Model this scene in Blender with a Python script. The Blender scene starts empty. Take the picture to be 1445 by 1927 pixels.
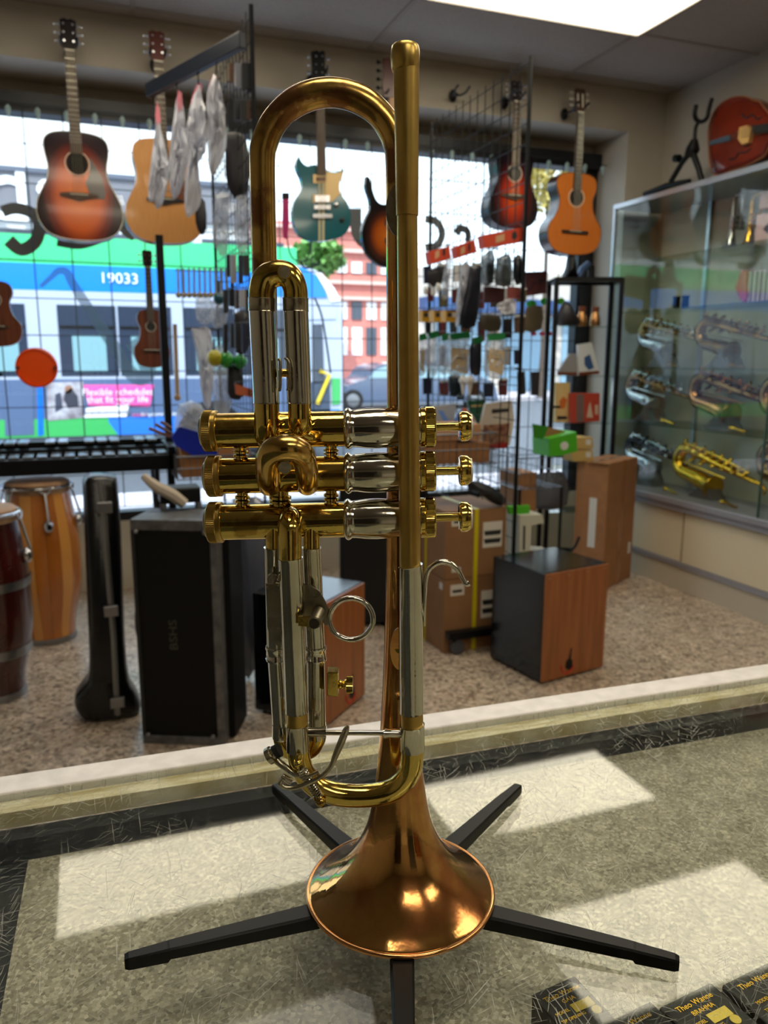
import bpy, math, random
from mathutils import Vector, Matrix
random.seed(7)
PI = math.pi
# ---------------------------------------------------------------- camera
IW, IH, FPX = 1445.0, 1927.0, 1480.0
YAW, PIT, ROL = math.radians(20.644), math.radians(11.176), math.radians(0.164)
CAMZ = 1.33
FW = Vector((math.sin(YAW)*math.cos(PIT), math.cos(YAW)*math.cos(PIT), -math.sin(PIT)))
_r0 = Vector((math.cos(YAW), -math.sin(YAW), 0)); _u0 = _r0.cross(FW)
RI = _r0*math.cos(ROL) + _u0*math.sin(ROL); UP = _u0*math.cos(ROL) - _r0*math.sin(ROL)
CAM = Vector((0, 0, CAMZ))
scn = bpy.context.scene
cd = bpy.data.cameras.new('camera'); cam = bpy.data.objects.new('camera', cd)
scn.collection.objects.link(cam); scn.camera = cam
cam.matrix_world = Matrix(((RI.x, UP.x, -FW.x, CAM.x), (RI.y, UP.y, -FW.y, CAM.y), (RI.z, UP.z, -FW.z, CAM.z), (0, 0, 0, 1)))
cd.sensor_fit = 'VERTICAL'; cd.sensor_height = 36.0; cd.lens = FPX/IH*36.0
cd.clip_start = 0.02; cd.clip_end = 200
cd.dof.use_dof = True; cd.dof.focus_distance = 0.46; cd.dof.aperture_fstop = 13
# ---------------------------------------------------------------- world, sun, exposure
w = bpy.data.worlds.new('world'); scn.world = w; w.use_nodes = True
wn = w.node_tree; wn.nodes.clear()
_o = wn.nodes.new('ShaderNodeOutputWorld'); _b = wn.nodes.new('ShaderNodeBackground')
_g = wn.nodes.new('ShaderNodeTexGradient'); _tc = wn.nodes.new('ShaderNodeTexCoord'); _mp = wn.nodes.new('ShaderNodeMapping')
_mp.inputs['Rotation'].default_value = (0, PI/2, 0)
_cr = wn.nodes.new('ShaderNodeValToRGB')
wn.links.new(_tc.outputs['Generated'], _mp.inputs[0]); wn.links.new(_mp.outputs[0], _g.inputs[0]); wn.links.new(_g.outputs[0], _cr.inputs[0])
_cr.color_ramp.elements[0].color = (0.82, 0.92, 1.0, 1); _cr.color_ramp.elements[1].color = (0.62, 0.80, 1.0, 1)
wn.links.new(_cr.outputs[0], _b.inputs[0]); _b.inputs[1].default_value = 3.0
wn.links.new(_b.outputs[0], _o.inputs[0])
sd = bpy.data.lights.new('sun', 'SUN'); sd.energy = 4.5; sd.angle = 0.01; sd.color = (1, 0.95, 0.86)
sun = bpy.data.objects.new('sun', sd); scn.collection.objects.link(sun)
sun.rotation_euler = (math.radians(42), 0, math.radians(-25))
PANEL = 8.0
scn.view_settings.view_transform = 'Standard'; scn.view_settings.look = 'None'
scn.view_settings.gamma = 1.0; scn.view_settings.use_curve_mapping = False
scn.view_settings.exposure = -0.05
try: scn.cycles.sample_clamp_indirect = 6.0
except Exception: pass
scn.cycles.max_bounces = 10; scn.cycles.transparent_max_bounces = 24
scn.cycles.caustics_reflective = False

# ---------------------------------------------------------------- pixel -> point on a real plane
def ray(x, y): return FW + RI*((x-IW/2)/FPX) - UP*((y-IH/2)/FPX)
def P(x, y, Y=None, X=None, Z=None):
    d = ray(x, y)
    t = (Z-CAMZ)/d.z if Z is not None else (X/d.x if X is not None else Y/d.y)
    return CAM + d*t
def mpp(p):                                     # metres per photograph pixel at a point
    return (Vector(p)-CAM).dot(FW)/FPX
# ---------------------------------------------------------------- helpers
COL = scn.collection
def lin(c): return tuple(((v/255.0)/12.92 if v <= 10 else (((v/255.0)+0.055)/1.055)**2.4) for v in c)
MATS = {}
def mat(name, c, rough=.5, metal=0, var=0, scale=20, bump=0, c2=None, emit=0, trans=0, coat=0, stretch=None, lo=.35, hi=.65, rv=0, spec=.5, bscale=None, detail=4):
    if name in MATS: return MATS[name]
    m = bpy.data.materials.new(name); m.use_nodes = True; nt = m.node_tree; N = nt.nodes; L = nt.links
    b = N['Principled BSDF']; c = lin(c)
    b.inputs['Base Color'].default_value = (*c, 1); b.inputs['Roughness'].default_value = rough
    b.inputs['Metallic'].default_value = metal; b.inputs['Specular IOR Level'].default_value = spec
    if coat: b.inputs['Coat Weight'].default_value = coat; b.inputs['Coat Roughness'].default_value = .05
    if emit: b.inputs['Emission Color'].default_value = (*c, 1); b.inputs['Emission Strength'].default_value = emit
    if trans: b.inputs['Alpha'].default_value = 1-trans
    if var or c2 or bump or rv:
        tc = N.new('ShaderNodeTexCoord'); mp = N.new('ShaderNodeMapping'); L.new(tc.outputs['Object'], mp.inputs[0])
        if stretch: mp.inputs['Scale'].default_value = stretch
        nz = N.new('ShaderNodeTexNoise'); nz.inputs['Scale'].default_value = scale; nz.inputs['Detail'].default_value = detail
        L.new(mp.outputs[0], nz.inputs['Vector'])
        if var or c2:
            r = N.new('ShaderNodeValToRGB'); r.color_ramp.elements[0].position = lo; r.color_ramp.elements[1].position = hi
            a = c; d = lin(c2) if c2 else tuple(min(1, v*(1+var)) for v in c)
            if not c2: a = tuple(v*(1-var) for v in c)
            r.color_ramp.elements[0].color = (*a, 1); r.color_ramp.elements[1].color = (*d, 1)
            L.new(nz.outputs['Fac'], r.inputs[0]); L.new(r.outputs[0], b.inputs['Base Color'])
        if rv:
            mr = N.new('ShaderNodeMapRange'); mr.inputs['To Min'].default_value = max(0, rough-rv); mr.inputs['To Max'].default_value = rough+rv
            mr.inputs['From Min'].default_value = .35; mr.inputs['From Max'].default_value = .65
            L.new(nz.outputs['Fac'], mr.inputs['Value']); L.new(mr.outputs[0], b.inputs['Roughness'])
        if bump:
            n2 = nz
            if bscale:
                n2 = N.new('ShaderNodeTexNoise'); n2.inputs['Scale'].default_value = bscale; L.new(mp.outputs[0], n2.inputs['Vector'])
            bp = N.new('ShaderNodeBump'); bp.inputs['Strength'].default_value = bump; bp.inputs['Distance'].default_value = .002
            L.new(n2.outputs['Fac'], bp.inputs['Height']); L.new(bp.outputs[0], b.inputs['Normal'])
    MATS[name] = m; return m
def link_obj(o): COL.objects.link(o); return o
def tag(o, label=None, cat=None, group=None, kind=None):
    if label: o['label'] = label
    if cat: o['category'] = cat
    if group: o['group'] = group
    if kind: o['kind'] = kind
    return o
def thing(name, label, cat, loc=(0, 0, 0), rz=0, group=None, rot=None):
    o = link_obj(bpy.data.objects.new(name, None)); o.location = loc; o.empty_display_size = .05
    o.rotation_euler = rot if rot else (0, 0, rz)
    return tag(o, label, cat, group)
def catmull(pts, n=6):
    pts = [Vector(p) for p in pts]
    if len(pts) < 3: return pts
    out = []
    for i in range(len(pts)-1):
        p0 = pts[max(i-1, 0)]; p1 = pts[i]; p2 = pts[i+1]; p3 = pts[min(i+2, len(pts)-1)]
        for k in range(n):
            t = k/n
            out.append(.5*((2*p1)+(-p0+p2)*t+(2*p0-5*p1+4*p2-p3)*t*t+(-p0+3*p1-3*p2+p3)*t**3))
    out.append(pts[-1]); return out
WORG = {}
class MB:
    def __init__(s): s.v = []; s.f = []
    def add(s, vs, fs):
        b = len(s.v); s.v += [Vector(v) for v in vs]; s.f += [[b+i for i in f] for f in fs]; return s
    def box(s, c, d, rot=None, taper=1):
        hx, hy, hz = d[0]/2, d[1]/2, d[2]/2; M = rot.to_matrix() if hasattr(rot, 'to_matrix') else rot
        vs = []
        for z in (-1, 1):
            k = taper if z > 0 else 1
            for x, y in ((-1, -1), (1, -1), (1, 1), (-1, 1)):
                v = Vector((x*hx*k, y*hy*k, z*hz)); v = (M @ v) if M else v; vs.append(Vector(c)+v)
        return s.add(vs, [(3, 2, 1, 0), (4, 5, 6, 7), (0, 1, 5, 4), (1, 2, 6, 5), (2, 3, 7, 6), (3, 0, 4, 7)])
    def bx(s, x0, x1, y0, y1, z0, z1): return s.box(((x0+x1)/2, (y0+y1)/2, (z0+z1)/2), (abs(x1-x0), abs(y1-y0), abs(z1-z0)))
    def tube(s, pts, r, n=16, cap=True, smooth=0, closed=False):
        rr = r if isinstance(r, (list, tuple)) else [r]*len(pts)
        if smooth:
            q = catmull([(*p, ) for p in pts], smooth); rs = catmull([(a, 0, 0) for a in rr], smooth); rr = [a.x for a in rs]; pts = q
        pts = [Vector(p) for p in pts]; m = len(pts)
        if closed: T = [(pts[(i+1) % m]-pts[i-1]).normalized() for i in range(m)]
        else: T = [(pts[min(i+1, m-1)]-pts[max(i-1, 0)]).normalized() for i in range(m)]
        up = Vector((0, 0, 1)) if abs(T[0].z) < .9 else Vector((1, 0, 0))
        u = T[0].cross(up).normalized(); vs = []
        for i in range(m):
            u = (u-T[i]*u.dot(T[i])).normalized(); w_ = T[i].cross(u)
            for k in range(n):
                a = 2*PI*k/n; vs.append(pts[i]+(u*math.cos(a)+w_*math.sin(a))*rr[i])
        fs = []
        for i in range(m if closed else m-1):
            j = (i+1) % m
            for k in range(n):
                k2 = (k+1) % n; fs.append((i*n+k, j*n+k, j*n+k2, i*n+k2)[::-1])
        if cap and not closed: fs.append(list(range(n))[::-1][::-1]); fs.append([(m-1)*n+k for k in range(n)][::-1])
        return s.add(vs, fs)
    def lathe(s, prof, o=(0, 0, 0), ax=(0, 0, 1), n=32, capb=True, capt=True):   # prof = [(radius, height)]
        ax = Vector(ax).normalized(); q = Vector((0, 0, 1)).rotation_difference(ax); o = Vector(o); vs = []
        for r, h in prof:
            for k in range(n):
                a = 2*PI*k/n; vs.append(o + q @ Vector((r*math.cos(a), r*math.sin(a), h)))
        fs = []
        for i in range(len(prof)-1):
            for k in range(n):
                k2 = (k+1) % n; fs.append((i*n+k, i*n+k2, (i+1)*n+k2, (i+1)*n+k))
        if capb: fs.append(list(range(n))[::-1])
        if capt: fs.append([(len(prof)-1)*n+k for k in range(n)])
        return s.add(vs, fs)
    def cyl(s, a, b, r, n=16, r2=None):
        a = Vector(a); b = Vector(b); h = (b-a).length
        return s.lathe([(r, 0), (r if r2 is None else r2, h)], a, b-a, n)
    def sph(s, c, r, n=16, sc=(1, 1, 1)):
        m = n//2; vs = []; fs = []
        for i in range(1, m):
            t = PI*i/m
            for k in range(n): vs.append(Vector(c)+Vector((math.sin(t)*math.cos(2*PI*k/n)*r*sc[0], math.sin(t)*math.sin(2*PI*k/n)*r*sc[1], math.cos(t)*r*sc[2])))
        vs.append(Vector(c)+Vector((0, 0, r*sc[2]))); vs.append(Vector(c)-Vector((0, 0, r*sc[2]))); T, B = len(vs)-2, len(vs)-1
        for i in range(m-2):
            for k in range(n): k2 = (k+1) % n; fs.append((i*n+k, (i+1)*n+k, (i+1)*n+k2, i*n+k2))
        for k in range(n): k2 = (k+1) % n; fs.append((T, k, k2)); fs.append((B, (m-2)*n+k2, (m-2)*n+k))
        return s.add(vs, fs)
    def rings(s, rings):                         # loft closed rings of equal count, ends capped
        n = len(rings[0]); vs = [v for r in rings for v in r]; fs = []
        for i in range(len(rings)-1):
            for k in range(n): k2 = (k+1) % n; fs.append((i*n+k, i*n+k2, (i+1)*n+k2, (i+1)*n+k))
        fs.append(list(range(n))[::-1]); fs.append([(len(rings)-1)*n+k for k in range(n)])
        return s.add(vs, fs)
    def prism(s, pts, d):                         # planar outline (3-D points) extruded by vector d
        d = Vector(d); return s.rings([[Vector(p) for p in pts], [Vector(p)+d for p in pts]])
    def puff(s, pts, d, prof=((1, 0), (.9, .45), (.6, .85), (.2, 1))):   # inflated outline, both sides
        pts = [Vector(p) for p in pts]; c = sum(pts, Vector())/len(pts); d = Vector(d); R_ = []
        for k, h in reversed(prof): R_.append([c+(p-c)*k-d*h for p in pts])
        for k, h in prof[1:]: R_.append([c+(p-c)*k+d*h for p in pts])
        return s.rings(R_)
    def build(s, name, m, parent=None, smooth=True, ang=35, bevel=0, kind=None, label=None, flip=True):
        o_ = WORG.get(parent.name) if parent else None
        if o_: s.v = [v-o_ for v in s.v]
        me = bpy.data.meshes.new(name); me.from_pydata([tuple(v) for v in s.v], [], s.f); me.materials.append(m)
        import bmesh
        if flip:
            b = bmesh.new(); b.from_mesh(me); bmesh.ops.recalc_face_normals(b, faces=b.faces); b.to_mesh(me); b.free()
        if smooth:
            me.polygons.foreach_set('use_smooth', [True]*len(me.polygons)); me.set_sharp_from_angle(angle=math.radians(ang))
        ob = link_obj(bpy.data.objects.new(name, me))
        if parent: ob.parent = parent
        if o_: WORG[ob.name] = o_
        if bevel:
            bv = ob.modifiers.new('bevel', 'BEVEL'); bv.width = bevel; bv.segments = 2; bv.limit_method = 'ANGLE'
        if kind: ob['kind'] = kind
        if label: ob['label'] = label
        return ob
def tree_copy(o, loc=None, rot=None, label=None):
    def cp(q, par):
        c = link_obj(q.copy())
        if par: c.parent = par
        for ch in list(q.children): cp(ch, c)
        return c
    c = cp(o, None)
    if loc is not None: c.location = loc
    if rot is not None: c.rotation_euler = rot
    if label: c['label'] = label
    return c
def text(s_, size, m, parent, M, name='lettering', ext=.0004, align='CENTER', sx=1):
    cu = bpy.data.curves.new(name, 'FONT'); cu.body = s_; cu.size = size; cu.extrude = ext; cu.align_x = align; cu.align_y = 'CENTER'; cu.resolution_u = 3
    if parent and parent.name in WORG: M = Matrix.Translation(-WORG[parent.name]) @ M
    tmp = bpy.data.objects.new('t', cu); COL.objects.link(tmp); bpy.context.view_layer.update()
    me = bpy.data.meshes.new_from_object(tmp.evaluated_get(bpy.context.evaluated_depsgraph_get()))
    bpy.data.objects.remove(tmp); me.transform(M @ Matrix.Diagonal((sx, 1, 1, 1))); me.materials.clear(); me.materials.append(m); me.name = name
    o = link_obj(bpy.data.objects.new(name, me))
    if parent: o.parent = parent
    return o
def frame_m(o, xdir, ydir):
    x = Vector(xdir).normalized(); y = Vector(ydir).normalized(); z = x.cross(y)
    return Matrix(((x.x, y.x, z.x, o[0]), (x.y, y.y, z.y, o[1]), (x.z, y.z, z.z, o[2]), (0, 0, 0, 1)))
def schlick(N, L, k=1.0, f0=.045):
    ge = N.new('ShaderNodeNewGeometry'); dt = N.new('ShaderNodeVectorMath'); dt.operation = 'DOT_PRODUCT'; L.new(ge.outputs['Normal'], dt.inputs[0]); L.new(ge.outputs['Incoming'], dt.inputs[1])
    def M(op, a, b=None, c=None):
        n_ = N.new('ShaderNodeMath'); n_.operation = op
        for i_, v in enumerate((a, b, c)):
            if v is None: continue
            if isinstance(v, (int, float)): n_.inputs[i_].default_value = v
            else: L.new(v, n_.inputs[i_])
        return n_.outputs[0]
    c = M('POWER', M('SUBTRACT', 1.0, M('ABSOLUTE', dt.outputs['Value'])), 5.0)
    return M('MINIMUM', M('MULTIPLY', M('MULTIPLY_ADD', c, 1-f0, f0), k), 1.0)
def glassmat(name, tint=(235, 245, 240), k=1.8, rough=0, base=0.0):
    if name in MATS: return MATS[name]
    m = bpy.data.materials.new(name); m.use_nodes = True; N = m.node_tree.nodes; L = m.node_tree.links; N.clear()
    o = N.new('ShaderNodeOutputMaterial'); t = N.new('ShaderNodeBsdfTransparent'); g = N.new('ShaderNodeBsdfGlossy'); mx = N.new('ShaderNodeMixShader')
    t.inputs[0].default_value = (*lin(tint), 1); g.inputs['Roughness'].default_value = rough
    L.new(schlick(N, L, k), mx.inputs[0]); L.new(t.outputs[0], mx.inputs[1]); L.new(g.outputs[0], mx.inputs[2]); L.new(mx.outputs[0], o.inputs[0])
    MATS[name] = m; return m
def wthing(name, label, cat, org, group=None):   # parts of it are given in world coordinates
    t = thing(name, label, cat, tuple(org), 0, group); WORG[t.name] = Vector(org); return t
def solo(mb, name, m, label, cat, group=None, org=None, smooth=True, bevel=0, kind=None, ang=35):
    lo = Vector((min(v.x for v in mb.v), min(v.y for v in mb.v), min(v.z for v in mb.v))); hi = Vector((max(v.x for v in mb.v), max(v.y for v in mb.v), max(v.z for v in mb.v)))
    org = Vector(org) if org is not None else Vector(((lo.x+hi.x)/2, (lo.y+hi.y)/2, lo.z))
    mb.v = [v-org for v in mb.v]; o = mb.build(name, m, None, smooth, ang, bevel); o.location = org; return tag(o, label, cat, group, kind)
# ---------------------------------------------------------------- materials used widely
BLACK = mat('black_plastic', (9, 9, 11), .42, spec=.3); BLKMET = mat('black_metal', (12, 13, 16), .38, .1, spec=.3)
CHROME = mat('chrome', (200, 200, 205), .15, 1); WHITE = mat('white_paint', (225, 225, 222), .5)
STEEL = mat('steel', (150, 150, 152), .35, 1)
WALLM = mat('wall_paint', (182, 174, 160), .8, var=.05, scale=3)
KRAFT = mat('kraft_card', (150, 104, 66), .75, var=.08, scale=14, bump=.1)
GLASSW = glassmat('window_glass', (248, 252, 253), .8); GLASSC = glassmat('case_glass', (250, 253, 251), .8)
CLEARBAG = mat('clear_plastic_bag', (205, 210, 222), .15, trans=.55, spec=.8)
WHITEBAG = mat('frosted_plastic_bag', (214, 216, 228), .25, trans=.12, bump=.8, bscale=40, spec=.7)
# ================================================================ SETTING
ZC = 2.95; YW = 4.40; XR = 3.56; XL = -2.7; YB = -3.4
def terrazzo(name, cols, scale, rough, spots):
    m = bpy.data.materials.new(name); m.use_nodes = True; N = m.node_tree.nodes; L = m.node_tree.links; b = N['Principled BSDF']
    tc = N.new('ShaderNodeTexCoord'); v = N.new('ShaderNodeTexVoronoi'); v.inputs['Scale'].default_value = scale; L.new(tc.outputs['Object'], v.inputs['Vector'])
    sp = N.new('ShaderNodeSeparateColor'); L.new(v.outputs['Color'], sp.inputs[0])
    r = N.new('ShaderNodeValToRGB'); r.color_ramp.interpolation = 'LINEAR'; L.new(sp.outputs[0], r.inputs[0])
    while len(r.color_ramp.elements) < len(cols): r.color_ramp.elements.new(.5)
    for i, c in enumerate(cols): r.color_ramp.elements[i].position = i/(len(cols)-1); r.color_ramp.elements[i].color = (*lin(c), 1)
    nz = N.new('ShaderNodeTexNoise'); nz.inputs['Scale'].default_value = spots; nz.inputs['Detail'].default_value = 6; L.new(tc.outputs['Object'], nz.inputs['Vector'])
    r2 = N.new('ShaderNodeValToRGB'); r2.color_ramp.elements[0].position = .3; r2.color_ramp.elements[1].position = .7
    r2.color_ramp.elements[0].color = (.72, .70, .68, 1); r2.color_ramp.elements[1].color = (1.15, 1.12, 1.1, 1); L.new(nz.outputs['Fac'], r2.inputs[0])
    mx = N.new('ShaderNodeMix'); mx.data_type = 'RGBA'; mx.blend_type = 'MULTIPLY'; mx.inputs[0].default_value = 1
    L.new(r.outputs[0], mx.inputs[6]); L.new(r2.outputs[0], mx.inputs[7]); L.new(mx.outputs[2], b.inputs['Base Color'])
    b.inputs['Roughness'].default_value = rough
    return m
FLOORM = terrazzo('terrazzo_floor', [(112, 98, 86), (166, 150, 132), (186, 170, 150), (210, 194, 174), (150, 124, 104)], 75, .3, 14)
MB().bx(XL-.1, XR+.1, YB-.1, 4.85, -.1, 0).build('floor', FLOORM, smooth=False, kind='structure')
wf = MB(); wf.bx(XL, 3.28, YW, 4.86, 2.71, ZC+.1); wf.bx(3.28, XR+.12, YW, 4.86, 0, ZC+.1); wf.bx(XL, 3.28, 4.76, 4.86, 2.63, 2.71)
wf.bx(XL, 3.28, 4.66, 4.86, 0, .40)
wf.build('wall_front', WALLM, smooth=False, kind='structure')
MB().bx(XR, XR+.12, YB, YW, 0, ZC+.1).build('wall_right', WALLM, smooth=False, kind='structure')
MB().bx(XL-.12, XL, YB-.1, 4.86, 0, ZC+.1).build('wall_left', WALLM, smooth=False, kind='structure')
MB().bx(XL, XR, YB-.12, YB, 0, ZC+.1).build('wall_back', mat('back_wall_paint', (186, 176, 156), .8), smooth=False, kind='structure')
MB().bx(XR-.012, XR, YB, YW, 0, .1).build('baseboard_right', mat('cove_base', (70, 62, 56), .6), smooth=False, kind='structure')
CEILM = mat('ceiling_tile_board', (164, 158, 152), .9, var=.05, scale=60, bump=.3)
TBAR = mat('ceiling_grid_metal', (150, 142, 132), .6)
ceil = MB().bx(XL, XR, YB, YW, ZC+.031, ZC+.12).build('ceiling', CEILM, smooth=False, kind='structure')
GX0, GY0 = 1.55, 3.68                                  # a grid corner
lights = [(1.55, 3.07), (-.28, 3.07), (1.55, 1.85), (-.28, 1.85), (1.55, .02), (-.28, .02), (1.55, -1.81), (-.28, -1.81)]
tile_me = None; grid = MB()
ys = [GY0+.61*k for k in range(-12, 3)]
for yi in range(len(ys)-1):
    y0, y1 = max(ys[yi], YB), min(ys[yi+1], YW)
    if y1-y0 < .05: continue
    lx = [x for x, y in lights if abs(y-ys[yi]) < .02]
    xs = [GX0+1.22*k for k in range(-4, 3)]
    if lx: xs = sorted(set(xs+[-.28, .94])-{.33})
    xs = sorted(round(x, 3) for x in xs if XL < x < XR)
    if lx: xs = [x for x in xs if not (-.2 < x < .9)]
    xs = [XL]+xs+[XR]
    for xi in range(len(xs)-1):
        x0, x1 = xs[xi], xs[xi+1]
        if x1-x0 < .04 or any(abs(x0-a) < .03 for a in lx): continue
        MB().bx(x0+.012, x1-.012, y0+.012, y1-.012, ZC+.004, ZC+.03).build('ceiling_tile', CEILM, ceil, smooth=False)
    for x in xs[1:-1]: grid.bx(x-.012, x+.012, y0, y1, ZC-.001, ZC+.03)
    grid.bx(XL, XR, y1-.012, y1+.012, ZC, ZC+.03)
grid.build('ceiling_grid', TBAR, ceil, smooth=False)
def emis(name, col, s, lensy=True):
    m = bpy.data.materials.new(name); m.use_nodes = True; N = m.node_tree.nodes; L = m.node_tree.links; N.clear()
    o = N.new('ShaderNodeOutputMaterial'); e = N.new('ShaderNodeEmission'); e.inputs[0].default_value = (*col, 1); e.inputs[1].default_value = s; L.new(e.outputs[0], o.inputs[0]); return m
PANELM = emis('lit_diffuser', (1.0, .90, .70), PANEL)
DIMP = emis('dim_diffuser', (1.0, .92, .82), 2.4)
labs = {0: 'lit fluorescent ceiling panel nearest the window, partly in the top right of the frame'}
for i, (x, y) in enumerate(lights):
    lb = labs.get(i) or ['', 'lit fluorescent ceiling panel mirrored left of the trumpet in the glass counter', 'fluorescent ceiling panel mirrored in the glass counter at lower right',
         'dim fluorescent ceiling panel mirrored at the bottom of the glass counter'][i] if i < 4 else 'fluorescent ceiling panel behind the viewpoint, outside the picture, '+('nearer row right', 'nearer row left', 'farther row right', 'farther row left')[i-4]
    t = thing('ceiling_light', lb, 'ceiling light', (x+.61, y+.305+(.09 if i == 2 else 0), ZC-.02), group='fluorescent panels behind the viewpoint' if i > 3 else 'fluorescent ceiling panels')
    f = MB(); f.bx(-.605, .605, -.3, -.28, 0, .05); f.bx(-.605, .605, .28, .3, 0, .05); f.bx(-.605, -.585, -.28, .28, 0, .05); f.bx(.585, .605, -.28, .28, 0, .05)
    f.build('light_frame', TBAR, t, smooth=False)
    MB().bx(-.585, .585, -.28, .28, .008, .014).build('diffuser', DIMP if i == 3 else PANELM, t, smooth=False)
# window
FRM = mat('window_frame_metal', (22, 23, 28), .4)
wt = link_obj(bpy.data.objects.new('window_1', None)); wt['kind'] = 'structure'
f = MB(); f.bx(XL, 3.28, 4.66, 4.78, 2.54, 2.635); f.bx(XL, 3.28, 4.68, 4.78, .40, .45); f.bx(3.16, 3.28, 4.70, 4.78, .45, 2.555)
f.bx(XL, XL+.06, 4.7, 4.78, .45, 2.555); f.bx(-1.5, -1.43, 4.7, 4.78, .45, 2.555)
f.build('window_frame', FRM, wt, smooth=False)
MB().bx(-1.43, 3.16, 4.735, 4.745, .45, 2.555).build('pane', GLASSW, wt, smooth=False)
MB().bx(XL+.06, -1.5, 4.735, 4.745, .45, 2.555).build('pane', GLASSW, wt, smooth=False)
#@@PART2
# ================================================================ GLASS COUNTER
G = CAMZ-.362
CA = math.radians(-2.35)
ct = thing('display_counter', 'glass topped sales counter with white metal edge that the trumpet stands on', 'counter', (-.09, .6895, 0), CA)
DECK = terrazzo('speckled_deck', [(122, 118, 106), (158, 153, 138), (176, 171, 156), (206, 200, 186), (142, 137, 123), (168, 162, 146)], 420, .55, 45)
ALU = mat('white_counter_edge', (236, 232, 232), .35, var=.06, scale=60, bump=.3)
GOLDS = mat('worn_gold_strip', (200, 184, 136), .4, 0, c2=(244, 236, 214), scale=30, stretch=(1, 6, 1))
DK = mat('dark_counter_lining', (30, 34, 38), .6)
def scratch_glass():
    m = bpy.data.materials.new('scratched_glass'); m.use_nodes = True; N = m.node_tree.nodes; L = m.node_tree.links; N.clear()
    o = N.new('ShaderNodeOutputMaterial'); t = N.new('ShaderNodeBsdfTransparent'); g = N.new('ShaderNodeBsdfGlossy'); mx = N.new('ShaderNodeMixShader')
    t.inputs[0].default_value = (.96, .975, .95, 1); g.inputs['Roughness'].default_value = .03
    L.new(schlick(N, L, .72), mx.inputs[0]); L.new(t.outputs[0], mx.inputs[1]); L.new(g.outputs[0], mx.inputs[2])
    tc = N.new('ShaderNodeTexCoord'); acc = None
    wv = N.new('ShaderNodeTexNoise'); wv.inputs['Scale'].default_value = 30; L.new(tc.outputs['Object'], wv.inputs['Vector'])
    for i in range(7):
        a = i*.71+.2
        mp = N.new('ShaderNodeMapping'); mp.vector_type = 'TEXTURE'; mp.inputs['Rotation'].default_value = (0, 0, a); mp.inputs['Location'].default_value = (i*.37, i*.21, 0)
        ad = N.new('ShaderNodeVectorMath'); ad.operation = 'MULTIPLY_ADD'; ad.inputs[1].default_value = (.004, .004, 0); L.new(wv.outputs['Color'], ad.inputs[0]); L.new(tc.outputs['Object'], ad.inputs[2])
        L.new(ad.outputs[0], mp.inputs[0])
        sc = N.new('ShaderNodeVectorMath'); sc.operation = 'MULTIPLY'; sc.inputs[1].default_value = ((26, 800, 1), (46, 1100, 1), (15, 700, 1))[i % 3]; L.new(mp.outputs[0], sc.inputs[0])
        s2 = N.new('ShaderNodeVectorMath'); s2.operation = 'MULTIPLY'; s2.inputs[1].default_value = (1, 1/9, 0); L.new(sc.outputs[0], s2.inputs[0])
        v = N.new('ShaderNodeTexVoronoi'); v.voronoi_dimensions = '2D'; v.inputs['Scale'].default_value = 1; L.new(s2.outputs[0], v.inputs['Vector'])
        # thin streak: inside a cell, near its centre line
        sb = N.new('ShaderNodeVectorMath'); sb.operation = 'SUBTRACT'; L.new(s2.outputs[0], sb.inputs[0]); L.new(v.outputs['Position'], sb.inputs[1])
        an = N.new('ShaderNodeVectorMath'); an.operation = 'MULTIPLY'; an.inputs[1].default_value = (1, 9, 0); L.new(sb.outputs[0], an.inputs[0])
        ln = N.new('ShaderNodeVectorMath'); ln.operation = 'LENGTH'; L.new(an.outputs[0], ln.inputs[0])
        lt = N.new('ShaderNodeMath'); lt.operation = 'LESS_THAN'; lt.inputs[1].default_value = .20; L.new(ln.outputs['Value'], lt.inputs[0])
        cs = N.new('ShaderNodeSeparateColor'); L.new(v.outputs['Color'], cs.inputs[0])
        ml = N.new('ShaderNodeMath'); ml.operation = 'MULTIPLY'; L.new(lt.outputs[0], ml.inputs[0]); L.new(cs.outputs[0], ml.inputs[1])
        if acc is None: acc = ml
        else:
            m3 = N.new('ShaderNodeMath'); m3.operation = 'MAXIMUM'; L.new(acc.outputs[0], m3.inputs[0]); L.new(ml.outputs[0], m3.inputs[1]); acc = m3
    pn = N.new('ShaderNodeTexNoise'); pn.inputs['Scale'].default_value = 9; L.new(tc.outputs['Object'], pn.inputs['Vector'])
    pr = N.new('ShaderNodeMapRange'); pr.inputs[1].default_value = .35; pr.inputs[2].default_value = .6; pr.inputs[3].default_value = .05; pr.inputs[4].default_value = .62; L.new(pn.outputs['Fac'], pr.inputs[0])
    fm = N.new('ShaderNodeMath'); fm.operation = 'MULTIPLY'; L.new(acc.outputs[0], fm.inputs[0]); L.new(pr.outputs[0], fm.inputs[1])
    df = N.new('ShaderNodeBsdfDiffuse'); df.inputs[0].default_value = (.62, .62, .56, 1)
    m2 = N.new('ShaderNodeMixShader'); L.new(fm.outputs[0], m2.inputs[0]); L.new(mx.outputs[0], m2.inputs[1]); L.new(df.outputs[0], m2.inputs[2]); L.new(m2.outputs[0], o.inputs[0])
    return m
SG = scratch_glass()
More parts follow.
